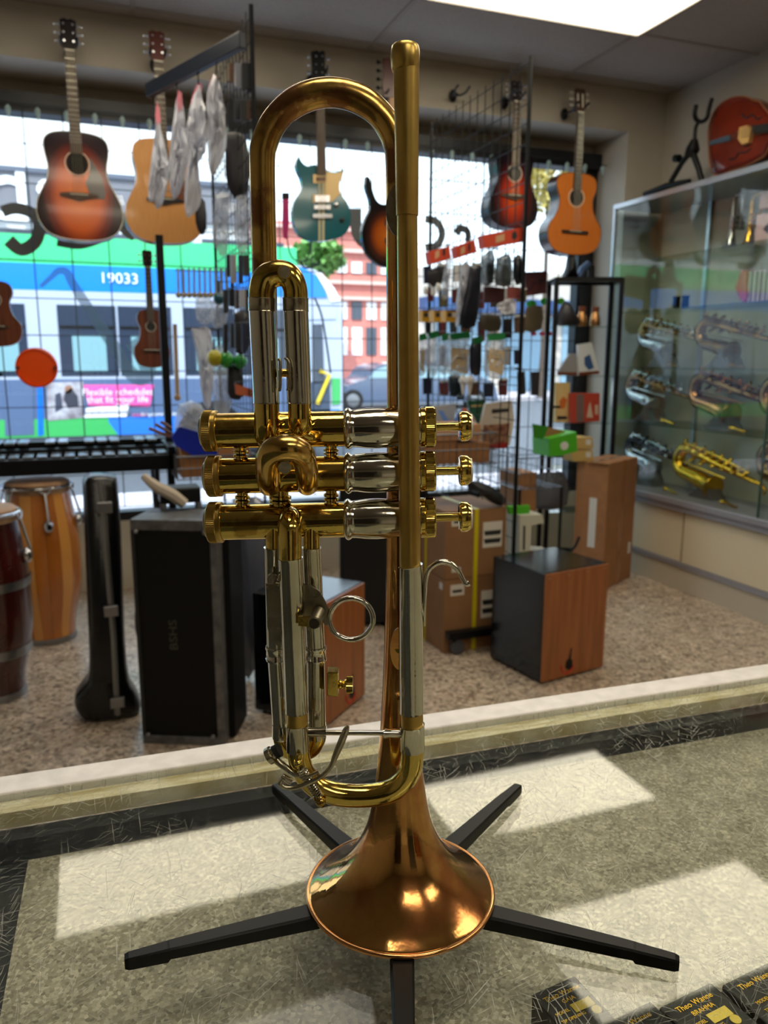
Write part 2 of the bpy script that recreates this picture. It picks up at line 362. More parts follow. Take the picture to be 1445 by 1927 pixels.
# local frame: x along the edge, y toward the shop; glass top at G
CX0, CX1, CY0 = -.9, 1.5, -.95
MB().bx(CX0, CX1, CY0, -.014, G-.006, G).build('glass_top', SG, ct, smooth=False)
MB().bx(CX0, CX1, -.0135, .017, G-.03, G+.0015).build('edge_trim', ALU, ct, smooth=False, bevel=.0015)
MB().bx(CX0, CX1, -.033, -.0145, G-.02, G-.0062).build('gold_strip', GOLDS, ct, smooth=False)
dl = Matrix.Rotation(-CA, 4, 'Z') @ (P(28, 1760, Z=G-.04)-Vector((-.09, .6895, 0))); DX = dl.x
MB().bx(DX, CX1, CY0, -.052, G-.05, G-.04).build('speckled_deck', DECK, ct, smooth=False)
b = MB(); b.bx(CX0, CX1, CY0, .012, G-.30, G-.051); b.bx(CX0, CX1, -.052, -.034, G-.051, G-.0205); b.bx(CX0, DX, CY0, -.052, G-.051, G-.041)
b.build('lining', DK, ct, smooth=False)
MB().bx(CX0+.02, CX1-.02, CY0+.02, -.005, .08, G-.30).build('cabinet_body', mat('counter_body', (120, 112, 100), .5), ct, smooth=False)
MB().bx(CX0+.05, CX1-.05, CY0+.05, -.05, 0, .08).build('kick_base', DK, ct, smooth=False)
# mouthpiece boxes with gold lettering, lying under the glass
GOLD = mat('gold_print', (236, 190, 50), .3, .6); GOLDL = mat('gold_label', (214, 190, 84), .35, .5); BOXB = mat('black_box_card', (26, 28, 28), .5)
BZ = G-.0155
def mp_box(x, y, word, lb, rz, hw=.024, ts=.8):
    c = P(x, y, Z=BZ)
    t = thing('mouthpiece_box', lb, 'box', (c.x, c.y, BZ-.024), math.radians(rz), group='black mouthpiece boxes under the counter glass')
    MB().bx(-hw, hw, -.040, .022, 0, .024).build('box_body', BOXB, t, smooth=False, bevel=.0012)
    M = lambda px, py: frame_m((px*ts, py*ts+.004, .0243), (1, 0, 0), (0, 1, 0))
    text('Theo Wanne', .0068*ts, GOLD, t, M(0, .014), ext=.0001)
    if word: text(word, .0056*ts, GOLD, t, M(.001, .0065), ext=.0001)
    text('MODEL', .0042*ts, GOLD, t, M(-.012, -.002), ext=.0001); text('TIP OPENING', .0040*ts, GOLD, t, M(-.007, -.010), ext=.0001)
    lb_ = MB().box((.008*ts, .002, .0243), (.020*ts, .0085*ts, .0003), None); lb_.cyl((.015*ts, -.0045, .0241), (.015*ts, -.0045, .0245), .0042*ts)
    lb_.build('gold_label', GOLDL, t, smooth=False)
mp_box(1086, 1902, 'GAIA', 'small black box with gold lettering, leftmost of those under the glass', 6, .0165, .72)
mp_box(1345, 1922, 'BRAHMA', 'black box with gold script and gold label under the glass, third from the left', 6, .0215, .78)
mp_box(1225, 1962, '', 'black box under the glass, only the top of its gold lettering in the picture', 6, .0215, .78)
mp_box(1462, 1878, '', 'black box under the glass cut off by the right edge of the picture', 6, .0215, .78)
# ================================================================ TRUMPET
HB = P(753, 1672, Z=G+.014); HR = Vector((math.cos(YAW), -math.sin(YAW), 0)); HF = Vector((math.sin(YAW), math.cos(YAW), 0))
_d0 = .4663357
_rb = ray(753, 1672); HB = CAM + _rb*(_d0/(_rb.dot(HF)))
BRASS = None
def brass(name, c, rough, c2, scale=18, lo=.45, hi=.7, r2=None, bump=.05):
    m = mat(name, c, rough, 1, c2=c2, scale=scale, lo=lo, hi=hi, rv=r2 if r2 is not None else rough*.4, bump=bump, bscale=160, detail=8)
    return m
LACQ = brass('lacquered_brass', (208, 182, 96), .11, (164, 134, 66), 34, .54, .6, .10)
RAW = brass('raw_tarnished_brass', (196, 166, 92), .36, (170, 136, 72), 30, .4, .65, .08)
BOWM = brass('worn_bow_brass', (198, 162, 90), .22, (132, 92, 58), 40, .5, .6, .1)
NICK = brass('nickel_silver', (206, 202, 188), .10, (186, 180, 162), 14, .5, .6)
NICKD = brass('dull_nickel', (176, 168, 146), .3, (150, 142, 120), 40, .4, .6)
COPP = brass('copper_bell_brass', (212, 162, 96), .12, (184, 124, 74), 30, .45, .6, .07)
COPR = brass('rose_bell_rim', (214, 158, 104), .2, (176, 118, 72), 30)
PEARL = mat('pearl', (225, 220, 208), .2, coat=.5)
tr = thing('trumpet', 'tarnished brass trumpet with copper bell standing bell down on the counter', 'trumpet', tuple(HB), -YAW)
def tp(x, y, D):
    d = ray(x, y); t = ((_d0+D)/d.dot(HF)); p = CAM+d*t-HB
    return Vector((p.dot(HR), p.dot(HF), p.z))
def tw(x, y, D, w_): d = ray(x, y); t = (_d0+D)/d.dot(HF); return w_*.5*t/FPX
def ttube(name, pts, m, D=None, smooth=6, n=28, parent=None, cap=True):     # (x, y, w[, D])
    p3 = [tp(a[0], a[1], a[3] if len(a) > 3 else D) for a in pts]; r = [tw(a[0], a[1], a[3] if len(a) > 3 else D, a[2]) for a in pts]
    return MB().tube(p3, r, n, cap, smooth if len(pts) > 2 else 0).build(name, m, parent or tr, ang=50)
LD = -.040; VD = -.019; SD = -.024
# leadpipe side
top = [(27, 0), (27, 2)]
def stack(name, axis0, axis1, prof, m, n=40, parent=None):        # prof: (t 0..1, radius m) along a line between two local points
    a, b_ = axis0, axis1; h = (b_-a).length
    return MB().lathe([(r, t*h) for t, r in prof], a, b_-a, n).build(name, m, parent or tr, ang=40)
R1 = lambda w_, y, D=LD, x=767: tw(x, y, D, w_)
stack('mouthpiece_receiver', tp(762.5, 134, LD), tp(762.5, 84, LD), [(-.05, R1(44, 130)), (0, R1(49, 130)), (.04, R1(50, 130)), (.12, R1(53, 125)), (.5, R1(55, 100)), (.8, R1(54, 90)), (.95, R1(50, 84)), (1, R1(45, 82)), (1, R1(36, 82)), (.9, R1(31, 82))], RAW)
ttube('receiver_tube', [(764.5, 130, 49), (765.5, 270, 45), (766, 406, 42)], RAW, LD, 3, 36)
ttube('leadpipe', [(766, 404, 38.5), (768, 700, 39.5), (771.5, 1066, 39.5)], RAW, LD, 3, 36)
sl = ttube('leadpipe_sleeve', [(772.5, 1064, 46), (773, 1067, 44.5), (774.5, 1336, 45), (774.7, 1340, 46)], NICK, LD, 0, 36)
ttube('inner_slide', [(775, 1338, 41.5), (776, 1372, 41.5)], RAW, LD, 0, 36)
ttube('ferrule', [(775.5, 1364, 47), (775.7, 1366, 45.5), (776.3, 1408, 45.5), (776.5, 1411, 46)], NICK, LD, 0, 36)
# tuning bow
ttube('tuning_bow', [(776.5, 1405, 43), (776, 1425, 43), (771, 1450, 43), (757, 1472, 43), (733, 1489, 43), (700, 1496, 43), (660, 1497, 43), (625, 1492, 43), (596, 1480, 43), (575, 1459, 42), (564, 1432, 42), (560.5, 1405, 42)], LACQ, LD, 6, 32)
ttube('ferrule', [(559.5, 1362, 45), (559.7, 1364, 43.5), (560.5, 1408, 43.5), (560.7, 1411, 44)], NICK, LD, 0, 36)
ttube('inner_slide', [(559, 1336, 40), (559.7, 1372, 40)], RAW, LD, 0, 32)
ttube('main_slide_sleeve', [(546, 1050, 48), (546.3, 1054, 45.5), (558.3, 1334, 44), (558.5, 1339, 45)], NICK, LD, 0, 36)
ttube('valve_elbow', [(546, 1056, 44, LD), (545.5, 1010, 44.5, LD), (545, 990, 45, -.038), (546, 978, 45, -.030), (547, 972, 44, -.018)], LACQ, None, 8, 32)
# brace between the legs
br = ttube('brace_rod', [(610, 1378.5, 10), (728, 1379, 10)], NICK, LD, 0)
ttube('brace_socket', [(580, 1377.5, 18), (606, 1377.5, 17), (611, 1377.5, 21), (614, 1377.5, 21)], NICK, LD, 0, parent=br)
ttube('brace_socket', [(721, 1380, 21), (725, 1380, 21), (729, 1380, 17), (755, 1380, 18)], NICK, LD, 0, parent=br)
# bell: bow, stem and flare
bowp = [(503, 800, 44, -.014), (499, 640, 46, -.006), (497.5, 500, 46.5, 0), (495, 400, 47, 0), (493.5, 300, 48, 0)]
for k in range(1, 12):
    a = PI-PI*k/12; bowp.append((621+127.5*math.cos(a), 302-128*math.sin(a), 53 if 3 < k < 9 else 50, 0))
bowp += [(748.5, 302, 47, 0), (748.3, 420, 43, 0)]
ttube('bell_bow', bowp, BOWM, None, 5, 36)
axT = tp(748.3, 418, 0); h = axT.z
prof = [(0, 61.3), (1.5, 60.6), (3.5, 57.5), (6, 53.5), (10, 48), (15, 42), (20, 37), (26, 32.2), (33, 27.8), (42, 23.6), (52, 20.3), (64, 17.8), (80, 15.6), (100, 13.6), (125, 11.7), (155, 10.1), (190, 8.8), (225, 7.9), (270, 7.2), (320, 6.8), (h*1000, 6.6)]
mb = MB(); n = 72; R_ = []
pz = [(z/1000, r/1000) for z, r in prof]; full = []
q = catmull([(z, r, 0) for z, r in pz], 4)
def ax_at(z): t = z/h; return Vector((axT.x*t, 0, z))
outer = [(v.x, v.y) for v in q]; inner = [(z, r-.0007) for z, r in outer][:int(len(outer)*.75)]
vs = []; fs = []; seq = inner[::-1]+outer
for z, r in seq:
    c = ax_at(z)
    for k in range(n): vs.append((c.x+r*math.cos(2*PI*k/n), c.y+r*math.sin(2*PI*k/n), c.z))
for i in range(len(seq)-1):
    for k in range(n): k2 = (k+1) % n; fs.append((i*n+k, i*n+k2, (i+1)*n+k2, (i+1)*n+k))
mb.add(vs, fs).build('bell', COPP, tr, ang=60)
MB().tube([(.0612*math.cos(2*PI*k/96), .0612*math.sin(2*PI*k/96), .0003) for k in range(96)], .0016, 12, closed=True).build('bell_rim', COPR, tr)
# valves
def valve(i, xl, xr, yl, yr, ctext=None):
    # axis in pixels from the bottom cap (left) to the top cap (right)
    D = VD; y_at = lambda x: yl+(yr-yl)*(x-xl)/(xr-xl)
    def ax(x): return tp(x, y_at(x), D)
    r0 = tw(520, yl, D, 67)
    A = ax(409 if i == 0 else 418); B = ax(652)
    cs = MB().lathe([(r0, 0), (r0, (B-A).length)], A, B-A, 48).build('valve_casing', LACQ, tr, ang=50)
    # nickel upper casing (balustered)
    pr = []
    W_ = [(648, 70), (651, 76), (655, 79), (659, 76), (662, 70), (670, 71), (690, 76), (710, 77), (735, 74), (752, 70), (792, 70)]
    o = ax(648); d = ax(792)-o
    MB().lathe([(tw(x, yr, D, w_), (x-648)/144*d.length) for x, w_ in W_], o, d, 48).build('nickel_casing', NICK, tr, ang=60)
    # knurled caps
    def knurl(x0, x1, w_, nm, dome):
        o = ax(x0); d = ax(x1)-o; Lh = d.length; R0 = tw(x0, yl, D, w_); n = 150
        q_ = Vector((0, 0, 1)).rotation_difference(d.normalized()); vs = []; prof = []
        k0, k1 = (.12, .62)
        for t, kr, kn in ((0, .93, 0), (.05, .97, 0), (k0, .985, 0), (k0, 1, 1), (k1, 1, 1), (k1, .975, 0), (.68, .95, 0), (.72, .99, 0), (.94, .99, 0), (1, .93, 0)):
            for k in range(n):
                a = 2*PI*k/n; rr = R0*kr*(1-.032*kn*(k % 2)); vs.append(o+q_ @ Vector((rr*math.cos(a), rr*math.sin(a), t*Lh)))
        fs = []
        for j in range(9):
            for k in range(n): k2 = (k+1) % n; fs.append((j*n+k, j*n+k2, (j+1)*n+k2, (j+1)*n+k))
        fs.append(list(range(n))[::-1]); fs.append([9*n+k for k in range(n)])
        c = MB().add(vs, fs).build(nm, RAW if dome else LACQ, tr, ang=30)
        if dome: MB().lathe([(R0*.8, 0), (R0*.7, .0016), (R0*.4, .0026), (0.0002, .003)], o, -d, 32, capb=False).build('cap_dome', NICKD, c)
    off = (0, 7, 9)[i]
    knurl(384+off, 411+off, 78, 'bottom_cap', True)
    knurl(819, 790, 76, 'top_cap', False)
    st = MB().cyl(ax(815), ax(868), tw(840, yr, D, 16.5), 20).build('valve_stem', LACQ, tr)
    o = ax(864); d = ax(889)-o; rb = tw(875, yr, D, 57)
    MB().lathe([(rb*.55, .0006), (rb*.9, 0), (rb, .0010), (rb, .0042), (rb*.86, .0062), (rb*.82, .0062)], o, d, 40).build('finger_button', LACQ, tr, ang=40)
    MB().lathe([(rb*.82, .0058), (rb*.8, .0072), (rb*.5, .0076), (.0002, .0077)], o, d, 32).build('pearl_inlay', PEARL, tr)
    return ax
V1 = valve(0, 383, 890, 811.5, 802); V2 = valve(1, 390, 886, 896.5, 885); V3 = valve(2, 394, 888, 983.5, 972)
def conn(x, y0, y1, w_):
    a = tp(x, y0, VD); b_ = tp(x, y1, VD); r = tw(x, y0, VD, w_); Lh = (b_-a).length
    MB().lathe([(r*.75, 0), (r*.75, Lh*.3), (r, Lh*.36), (r, Lh*.5), (r*.62, Lh*.55), (r, Lh*.6), (r, Lh*.72), (r*.75, Lh*.78), (r*.75, Lh)], a, b_-a, 24).build('casing_strut', LACQ, tr)
conn(453, 838, 868, 28); conn(623, 836, 862, 28); conn(456, 922, 954, 28); conn(623, 918, 950, 28); conn(527, 922, 954, 42)
# first valve slide, pointing up
SDu = -.036
for x0, x1, w0, w1 in ((493, 501.5, 51, 49.5), (556, 563.5, 47, 45.5)):
    ttube('slide_ferrule', [(x0, 561, w0+3), (x0, 563, w0+1.5), (x0+.4, 584, w0+1.5), (x0+.4, 586, w0+3)], NICKD, SDu, 0, 36)
    ttube('slide_tube', [(x0+.5, 585, w0), (x1, 756, w1), (x1, 759, w1+2)], NICK, SDu, 0, 36)
    ttube('slide_stub', [(x1, 754, w1-2, SDu), (x1+.5, 785, w1-2, SDu), (x1+1, 800 if x1 > 540 else 815, w1-2, -.033), (x1+1, 806 if x1 > 540 else 822, w1-3, -.018)], LACQ, None, 6, 32)
ttube('slide_crook', [(493, 566, 50), (493.5, 545, 50), (502, 523, 50), (524, 514, 49), (545, 521, 47), (555, 543, 46), (556, 566, 46)], LACQ, SDu, 8, 36)
k = MB().cyl(tp(533, 513, SDu-.004), tp(536, 512, SDu-.0135), tw(535, 512, SDu, 24), 28); k.build('crook_nub', RAW, tr)
MB().cyl(tp(536, 512, SDu-.0134), tp(536, 512, SDu-.0142), tw(535, 512, SDu, 21), 28).build('nub_face', NICKD, tr)
ttube('slide_brace', [(525, 702, 19), (528, 702, 19), (529, 702, 15), (541, 702, 15), (542, 702, 19), (546, 702, 19)], LACQ, SDu-.004, 0)
ttube('brace_flange', [(524, 678, 5, SDu-.006), (527, 680, 6, SDu-.007), (527, 730, 6, SDu-.007), (524, 734, 4, SDu-.006)], NICKD, None, 3, 12)
ttube('brace_flange', [(536, 674, 5, SDu-.006), (543, 680, 6, SDu-.007), (545, 700, 6, SDu-.007), (543, 728, 6, SDu-.007), (540, 734, 4, SDu-.006)], NICKD, None, 3, 12)
ttube('valve_arc', [(500, 812, 20, -.026), (530, 818, 22, -.029), (560, 816, 22, -.030), (585, 822, 20, -.027), (600, 830, 14, -.022)], LACQ, None, 5, 20)
# second valve slide: short crook toward the viewer
ttube('second_slide', [(507, 912, 44, -.024), (505, 900, 46, -.036), (504, 880, 48, -.048), (507, 857, 50, -.057), (520, 846, 51, -.061), (538, 843, 51, -.062), (555, 846, 50, -.061), (569, 857, 48, -.057), (576, 880, 44, -.048), (578, 900, 43, -.036), (578, 912, 42, -.024)], BOWM, None, 8, 36)
MB().cyl(tp(531, 874, -.050), tp(536, 880, -.0635), tw(533, 876, -.06, 25), 28).build('crook_nub', RAW, tr)
MB().cyl(tp(536, 880, -.0634), tp(536, 880, -.0642), tw(533, 876, -.06, 22), 28).build('nub_face', NICKD, tr)
# third valve slide, behind the left leg
for x0, xm, x1, w_, nm in ((516, 520.5, 531, 37, 'third_slide_tube'), (586, 594, 596, 36, 'third_slide_tube')):
    ttube('slide_stub', [(x0, 990, w_-4), (x0, 1040, w_-4)], LACQ, SD, 0, 28)
    ttube(nm, [(x0, 1030, w_+3), (x0, 1034, w_), (xm, 1222, w_)], NICK, SD, 0, 32)
    ttube('slide_collar', [(xm, 1216, w_+5), (xm, 1220, w_+6), (xm, 1222, w_+3), (xm+.5, 1236, w_+3), (xm+.5, 1238, w_+6), (xm+.5, 1242, w_+4)], NICK, SD, 0, 32)
    ttube(nm, [(xm+.4, 1238, w_-2), (x1, 1380, w_-2)], NICK, SD, 0, 32)
    ttube('slide_ferrule', [(x1, 1362, w_+2), (x1, 1386, w_+1), (x1, 1388, w_)], NICK, SD, 0, 32)
ttube('third_slide_crook', [(531, 1380, 35), (532, 1392, 35), (541, 1408, 35), (563, 1416, 35), (585, 1408, 35), (595, 1392, 35), (596, 1380, 35)], LACQ, SD, 6, 32)
# finger ring and its flange
cR = tp(661, 1165, LD+.004); rr_ = tw(661, 1165, LD+.004, 82)
MB().tube([cR+Vector((math.cos(2*PI*k/56)*rr_, .0, math.sin(2*PI*k/56)*rr_)) for k in range(56)], tw(661, 1165, LD, 10.5), 14, closed=True).build('finger_ring', NICK, tr)
def tplate(name, pts, D, th, m, bevel=0): return MB().prism([tp(x, y, D) for x, y in pts], (0, th, 0)).build(name, m, tr, smooth=False, bevel=bevel)
tplate('ring_flange', [(566, 1098), (585, 1102), (600, 1112), (610, 1128), (617, 1143), (622, 1152), (619, 1178), (612, 1176), (604, 1168), (588, 1178), (566, 1180)], LD+.004, .0012, NICKD)
tplate('saddle_plate', [(500, 1098), (528, 1104), (530, 1218), (520, 1214), (508, 1200), (503, 1180)], LD+.006, .001, NICKD)
c = MB().cyl(tp(600, 1152, LD+.002), tp(592, 1172, LD-.012), tw(592, 1172, LD, 24), 24); c.build('stop_nut', NICKD, tr)
MB().cyl(tp(592, 1172, LD-.0118), tp(591, 1174, LD-.0138), tw(592, 1172, LD, 19), 24).build('slotted_screw', NICK, tr)
tplate('brass_tab', [(561, 1161), (583, 1160), (589, 1166), (588, 1176), (582, 1180), (561, 1178)], LD-.0085, .0012, LACQ)
s_ = MB().cyl(tp(513, 1086, LD+.006), tp(512, 1090, LD-.001), tw(512, 1090, LD, 19), 20).build('lyre_screw', NICK, tr)
MB().cyl(tp(515, 1092, LD+.001), tp(530, 1094, LD+.001), tw(512, 1090, LD, 10), 12).build('screw_post', NICK, tr)
# slide stop block with thumb screw
MB().prism([tp(x, y, SD-.010) for x, y in ((615, 1265), (636, 1265), (636, 1312), (615, 1310))], (0, .009, 0)).build('rod_block', LACQ, tr, smooth=False, bevel=.0006)
ttube('thumb_screw', [(636, 1288, 14), (640, 1288, 20), (645, 1288, 14), (650, 1288, 20), (652, 1288, 20)], LACQ, SD-.006, 0, 20)
o = tp(652, 1288, SD-.006); d = tp(664, 1288, SD-.006)-o; r = tw(655, 1288, SD, 32); vs = []; n = 64
for t in (0, 1):
    for k in range(n): a = 2*PI*k/n; rr = r*(1-.07*(k % 2)); vs.append(o+d*t+Vector((0, math.cos(a)*rr, math.sin(a)*rr)))
MB().add(vs, [(k, (k+1) % n, n+(k+1) % n, n+k) for k in range(n)]+[list(range(n)), list(range(n, 2*n))]).build('thumb_wheel', LACQ, tr, ang=20)
# water key
wk = ttube('water_key_lever', [(655, 1366, 5), (651, 1374, 12), (643, 1394, 14), (632, 1420, 12), (622, 1443, 8.5), (606, 1460, 8.5), (582, 1473, 9), (556, 1482, 9), (538, 1482, 9), (527, 1474, 9), (533, 1464, 9)], NICKD, LD-.014, 6, 14)
ttube('key_hinge', [(530, 1462, 15), (548, 1472, 15)], NICK, LD-.012, 0, 16, parent=wk)
ttube('key_arm', [(600, 1452, 8, LD-.013), (575, 1462, 8, LD-.013), (556, 1458, 9, LD-.008), (540, 1446, 12, LD-.004), (524, 1434, 14, LD-.002), (512, 1422, 12, LD-.002)], NICKD, None, 5, 14, parent=wk)
ttube('cork_cup', [(505, 1424, 32, LD-.002), (513, 1419, 33, LD-.002), (514, 1418, 26, LD-.002), (518, 1415, 26, LD-.002)], NICKD, None, 0, 24, parent=wk)
ttube('cork', [(517, 1416, 26, LD-.002), (526, 1411, 26, LD-.002)], mat('black_cork', (20, 18, 18), .8), None, 0, 20, parent=wk)
a_ = tp(566, 1446, LD-.011); b_ = tp(600, 1500, LD-.011); ax_ = (b_-a_); L_ = ax_.length; ax_.normalize(); u_ = ax_.cross(Vector((0, 1, 0))).normalized(); w_ = ax_.cross(u_); pts = []
for k in range(16*14+1):
    t = k/(16*14); an = t*14*2*PI; pts.append(a_+ax_*(t*L_)+(u_*math.cos(an)+w_*math.sin(an))*tw(580, 1470, LD, 15))
MB().tube(pts, .00055, 6).build('spring', NICK, wk)
MB().sph(tp(561, 1437, LD-.010), tw(561, 1437, LD, 15), 16).build('post_ball', LACQ, tr)
ttube('post', [(561, 1437, 8, LD-.006), (562, 1420, 12, LD-.008), (562, 1416, 7, LD-.008)], LACQ, None, 0, 14)
ttube('post', [(596, 1496, 16, LD-.011), (599, 1501, 20, LD-.011), (601, 1504, 14, LD-.011), (603, 1508, 20, LD-.011), (605, 1512, 18, LD-.011), (607, 1518, 9, LD-.011)], LACQ, None, 0, 18)
# finger hook
ttube('finger_hook', [(799, 1178, 3, LD), (798, 1150, 6, LD-.001), (799, 1120, 8, LD-.001), (801, 1090, 9, LD-.001), (808, 1070, 10, LD-.001), (826, 1058, 11, LD-.001), (846, 1060, 11, LD-.001), (862, 1073, 10, LD-.001), (871, 1090, 9, LD-.001), (877, 1099, 10, LD-.001), (883, 1097, 11, LD-.001)], NICK, None, 6, 16)
ttube('hook_base', [(800, 1112, 3, LD), (796, 1130, 6, LD), (791, 1142, 9, LD-.002), (797, 1160, 6, LD), (799, 1176, 3, LD)], NICK, None, 4, 12)
# braces from leadpipe to bell
for yy, rx, ry in ((395, 26, 48), (1221, 18, 42)):
    c = tp(752, yy, -.030); a = tw(752, yy, -.03, 2*rx); b2 = tw(752, yy, -.03, 2*ry)
    MB().rings([[c+Vector((math.cos(2*PI*k/32)*a, dy, math.sin(2*PI*k/32)*b2)) for k in range(32)] for dy in (0, .0009)]).build('brace_plate', NICKD if yy < 900 else COPP, tr, ang=30)
    MB().cyl(c, tp(752, yy, -.006), .0028, 14).build('brace_post', LACQ, tr)
# ================================================================ TRUMPET STAND
STM = mat('matt_black_legs', (7, 7, 8), .4, spec=.25)
stn = thing('trumpet_stand', 'black five-legged folding stand with the trumpet bell resting on it', 'stand', (HB.x, HB.y, G+.0004), -YAW)
MB().lathe([(.024, .004), (.026, .012), (.016, .02), (.012, .06), (.008, .14), (.004, .15)], n=24).build('hub', BLACK, stn)
def leg(az):
    a = math.radians(az); d = Vector((math.cos(a), math.sin(a), 0)); s = Vector((-d.y, d.x, 0)); R_ = []
    for r, zt, zb, hw in ((.02, .0125, .002, .0075), (.06, .0120, .0012, .0072), (.14, .0095, .0008, .005), (.149, .0092, .0008, .0046), (.1505, .009, .0000, .0045), (.173, .0078, .0000, .0036), (.1755, .007, .0008, .003)):
        zb_ = zb+(.0 if r > .15 else .0012); c = .0012
        R_.append([d*r+s*hw*k1+Vector((0, 0, z)) for k1, z in ((-1, zb_), (1, zb_), (1, zt-c), (.8, zt), (-.8, zt), (-1, zt-c))])
    MB().rings(R_).build('leg', STM, stn, smooth=False)
for az in (-90, -18, 54, 126, 198): leg(az)
#@@PART3
# ================================================================ SHOP: GUITARS ON THE WALL
def burst(name, stops, c, sc):
    m = bpy.data.materials.new(name); m.use_nodes = True; N = m.node_tree.nodes; L = m.node_tree.links; b = N['Principled BSDF']
    tc = N.new('ShaderNodeTexCoord'); sb = N.new('ShaderNodeVectorMath'); sb.operation = 'SUBTRACT'; sb.inputs[1].default_value = c; L.new(tc.outputs['Object'], sb.inputs[0])
    ml = N.new('ShaderNodeVectorMath'); ml.operation = 'MULTIPLY'; ml.inputs[1].default_value = sc; L.new(sb.outputs[0], ml.inputs[0])
    ln = N.new('ShaderNodeVectorMath'); ln.operation = 'LENGTH'; L.new(ml.outputs[0], ln.inputs[0])
    r = N.new('ShaderNodeValToRGB'); L.new(ln.outputs['Value'], r.inputs[0])
    while len(r.color_ramp.elements) < len(stops): r.color_ramp.elements.new(.5)
    for i, (p, cc) in enumerate(stops): r.color_ramp.elements[i].position = p; r.color_ramp.elements[i].color = (*lin(cc), 1)
    L.new(r.outputs[0], b.inputs['Base Color']); b.inputs['Roughness'].default_value = .12; b.inputs['Coat Weight'].default_value = .15; return m
FB = mat('rosewood', (84, 62, 46), .5, c2=(66, 46, 34), scale=40, stretch=(1, 1, .1)); MAPLE = mat('light_neck_wood', (176, 130, 84), .4)
EBON = mat('ebony', (24, 20, 20), .4); MAHO = mat('mahogany', (120, 62, 34), .35, c2=(92, 44, 26), scale=30, stretch=(3, 3, .15)); BONE = mat('bone', (230, 224, 205), .5)
FRETM = mat('fret_wire', (200, 196, 180), .3, 1)
OUTL = [(0, .12), (.008, .35), (.03, .6), (.08, .82), (.17, .96), (.26, 1), (.36, .96), (.46, .84), (.55, .72), (.62, .68), (.70, .68), (.80, .73), (.88, .74), (.94, .68), (.98, .52), (.998, .28), (1, .1)]
def acoustic(label, tx, ty, bx_, by, width, Y, topm, sidem, headm, body=.5, hole=.71, bridge=.42, depth=.10, pick=None, tn=3, name='acoustic_guitar', slot=False, binding=None, waist=1.0, fbw=.027, bridgem=None):
    tp_ = P(tx, ty, Y=Y); bp = P(bx_, by, Y=Y); zt, zb = tp_.z, bp.z; H_ = zt-zb; x0 = (bp.x+tp_.x)/2; hb = H_*body; hw = width/2
    t = wthing(name, label, 'guitar' if name != 'ukulele' else 'ukulele', (x0, Y, zb), 'guitars hanging in the window' if name != 'ukulele' else 'ukuleles hanging in the window')
    sh = catmull([(x0-hw*(w_*(waist if .45 < tt < .75 else 1)), Y, zb+hb*tt) for tt, w_ in OUTL], 3); rt = catmull([(x0+hw*(w_*(waist if .45 < tt < .75 else 1)), Y, zb+hb*tt) for tt, w_ in OUTL], 3)
    out = sh+rt[::-1]
    MB().prism(out, (0, depth, 0)).build('body', sidem, t, ang=40)
    c = Vector((x0, Y, zb+hb/2)); o2 = [c+(p-c)*1.0 for p in out]
    MB().prism([p+Vector((0, -.004, 0)) for p in o2], (0, .004, 0)).build('soundboard', topm(hb, hw) if callable(topm) else topm, t, ang=40)
    if binding: MB().tube([c+(p-c)*.995+Vector((0, -.004, 0)) for p in out], .0022, 6, closed=True).build('binding', binding, t)
    zh = zb+hb*hole; rh = width*.125
    MB().cyl((x0, Y-.0045, zh), (x0, Y-.0052, zh), rh, 32).build('soundhole', mat('soundhole_dark', (24, 22, 16), .9), t)
    MB().tube([(x0+rh*1.12*math.cos(2*PI*k/40), Y-.0045, zh+rh*1.12*math.sin(2*PI*k/40)) for k in range(40)], .002, 6, closed=True).build('rosette', BONE, t)
    zbr = zb+hb*bridge
    if name == 'acoustic_guitar' and not slot: pts = [(x0-.085, zbr+.006), (x0-.05, zbr+.012), (x0+.05, zbr+.012), (x0+.085, zbr+.006), (x0+.085, zbr-.004), (x0+.04, zbr-.012), (x0, zbr-.024), (x0-.04, zbr-.012), (x0-.085, zbr-.004)]
    else: q_ = width*.24; pts = [(x0-q_, zbr-.008), (x0+q_, zbr-.008), (x0+q_, zbr+.008), (x0-q_, zbr+.008)]
    br = MB().prism([(x, Y-.013, z) for x, z in pts], (0, .009, 0)).build('bridge', bridgem or FB, t, smooth=False)
    MB().bx(x0-.04, x0+.04, Y-.017, Y-.012, zbr+.002, zbr+.005).build('saddle', BONE, br, smooth=False)
    zn = zt-H_*.145; zf0 = zh+rh*.9 if name != 'ukulele' else zh+rh*1.0
    k = fbw
    MB().rings([[(x0-k, Y-.012, zf0), (x0+k, Y-.012, zf0), (x0+k, Y-.004, zf0), (x0-k, Y-.004, zf0)], [(x0-k*.8, Y-.012, zn), (x0+k*.8, Y-.012, zn), (x0+k*.8, Y-.004, zn), (x0-k*.8, Y-.004, zn)]]).build('fretboard', FB if headm != 'x' else EBON, t, smooth=False)
    MB().rings([[(x0-k*.9, Y-.004, zb+hb-.01), (x0+k*.9, Y-.004, zb+hb-.01), (x0+k*.5, Y+.02, zb+hb-.01), (x0-k*.5, Y+.02, zb+hb-.01)], [(x0-k*.78, Y-.004, zn), (x0+k*.78, Y-.004, zn), (x0+k*.4, Y+.016, zn), (x0-k*.4, Y+.016, zn)]]).build('neck', MAHO if name != 'acoustic_guitar' else MAPLE, t)
    f = MB(); Ls = zn-zbr
    for i in range(1, 18):
        z = zn-Ls*(1-2**(-i/12)); kk = k*(.8+.2*(zn-z)/(zn-zf0))
        if z > zf0: f.bx(x0-kk, x0+kk, Y-.0132, Y-.012, z-.0006, z+.0006)
    f.build('frets', FRETM, t, smooth=False, kind='stuff')
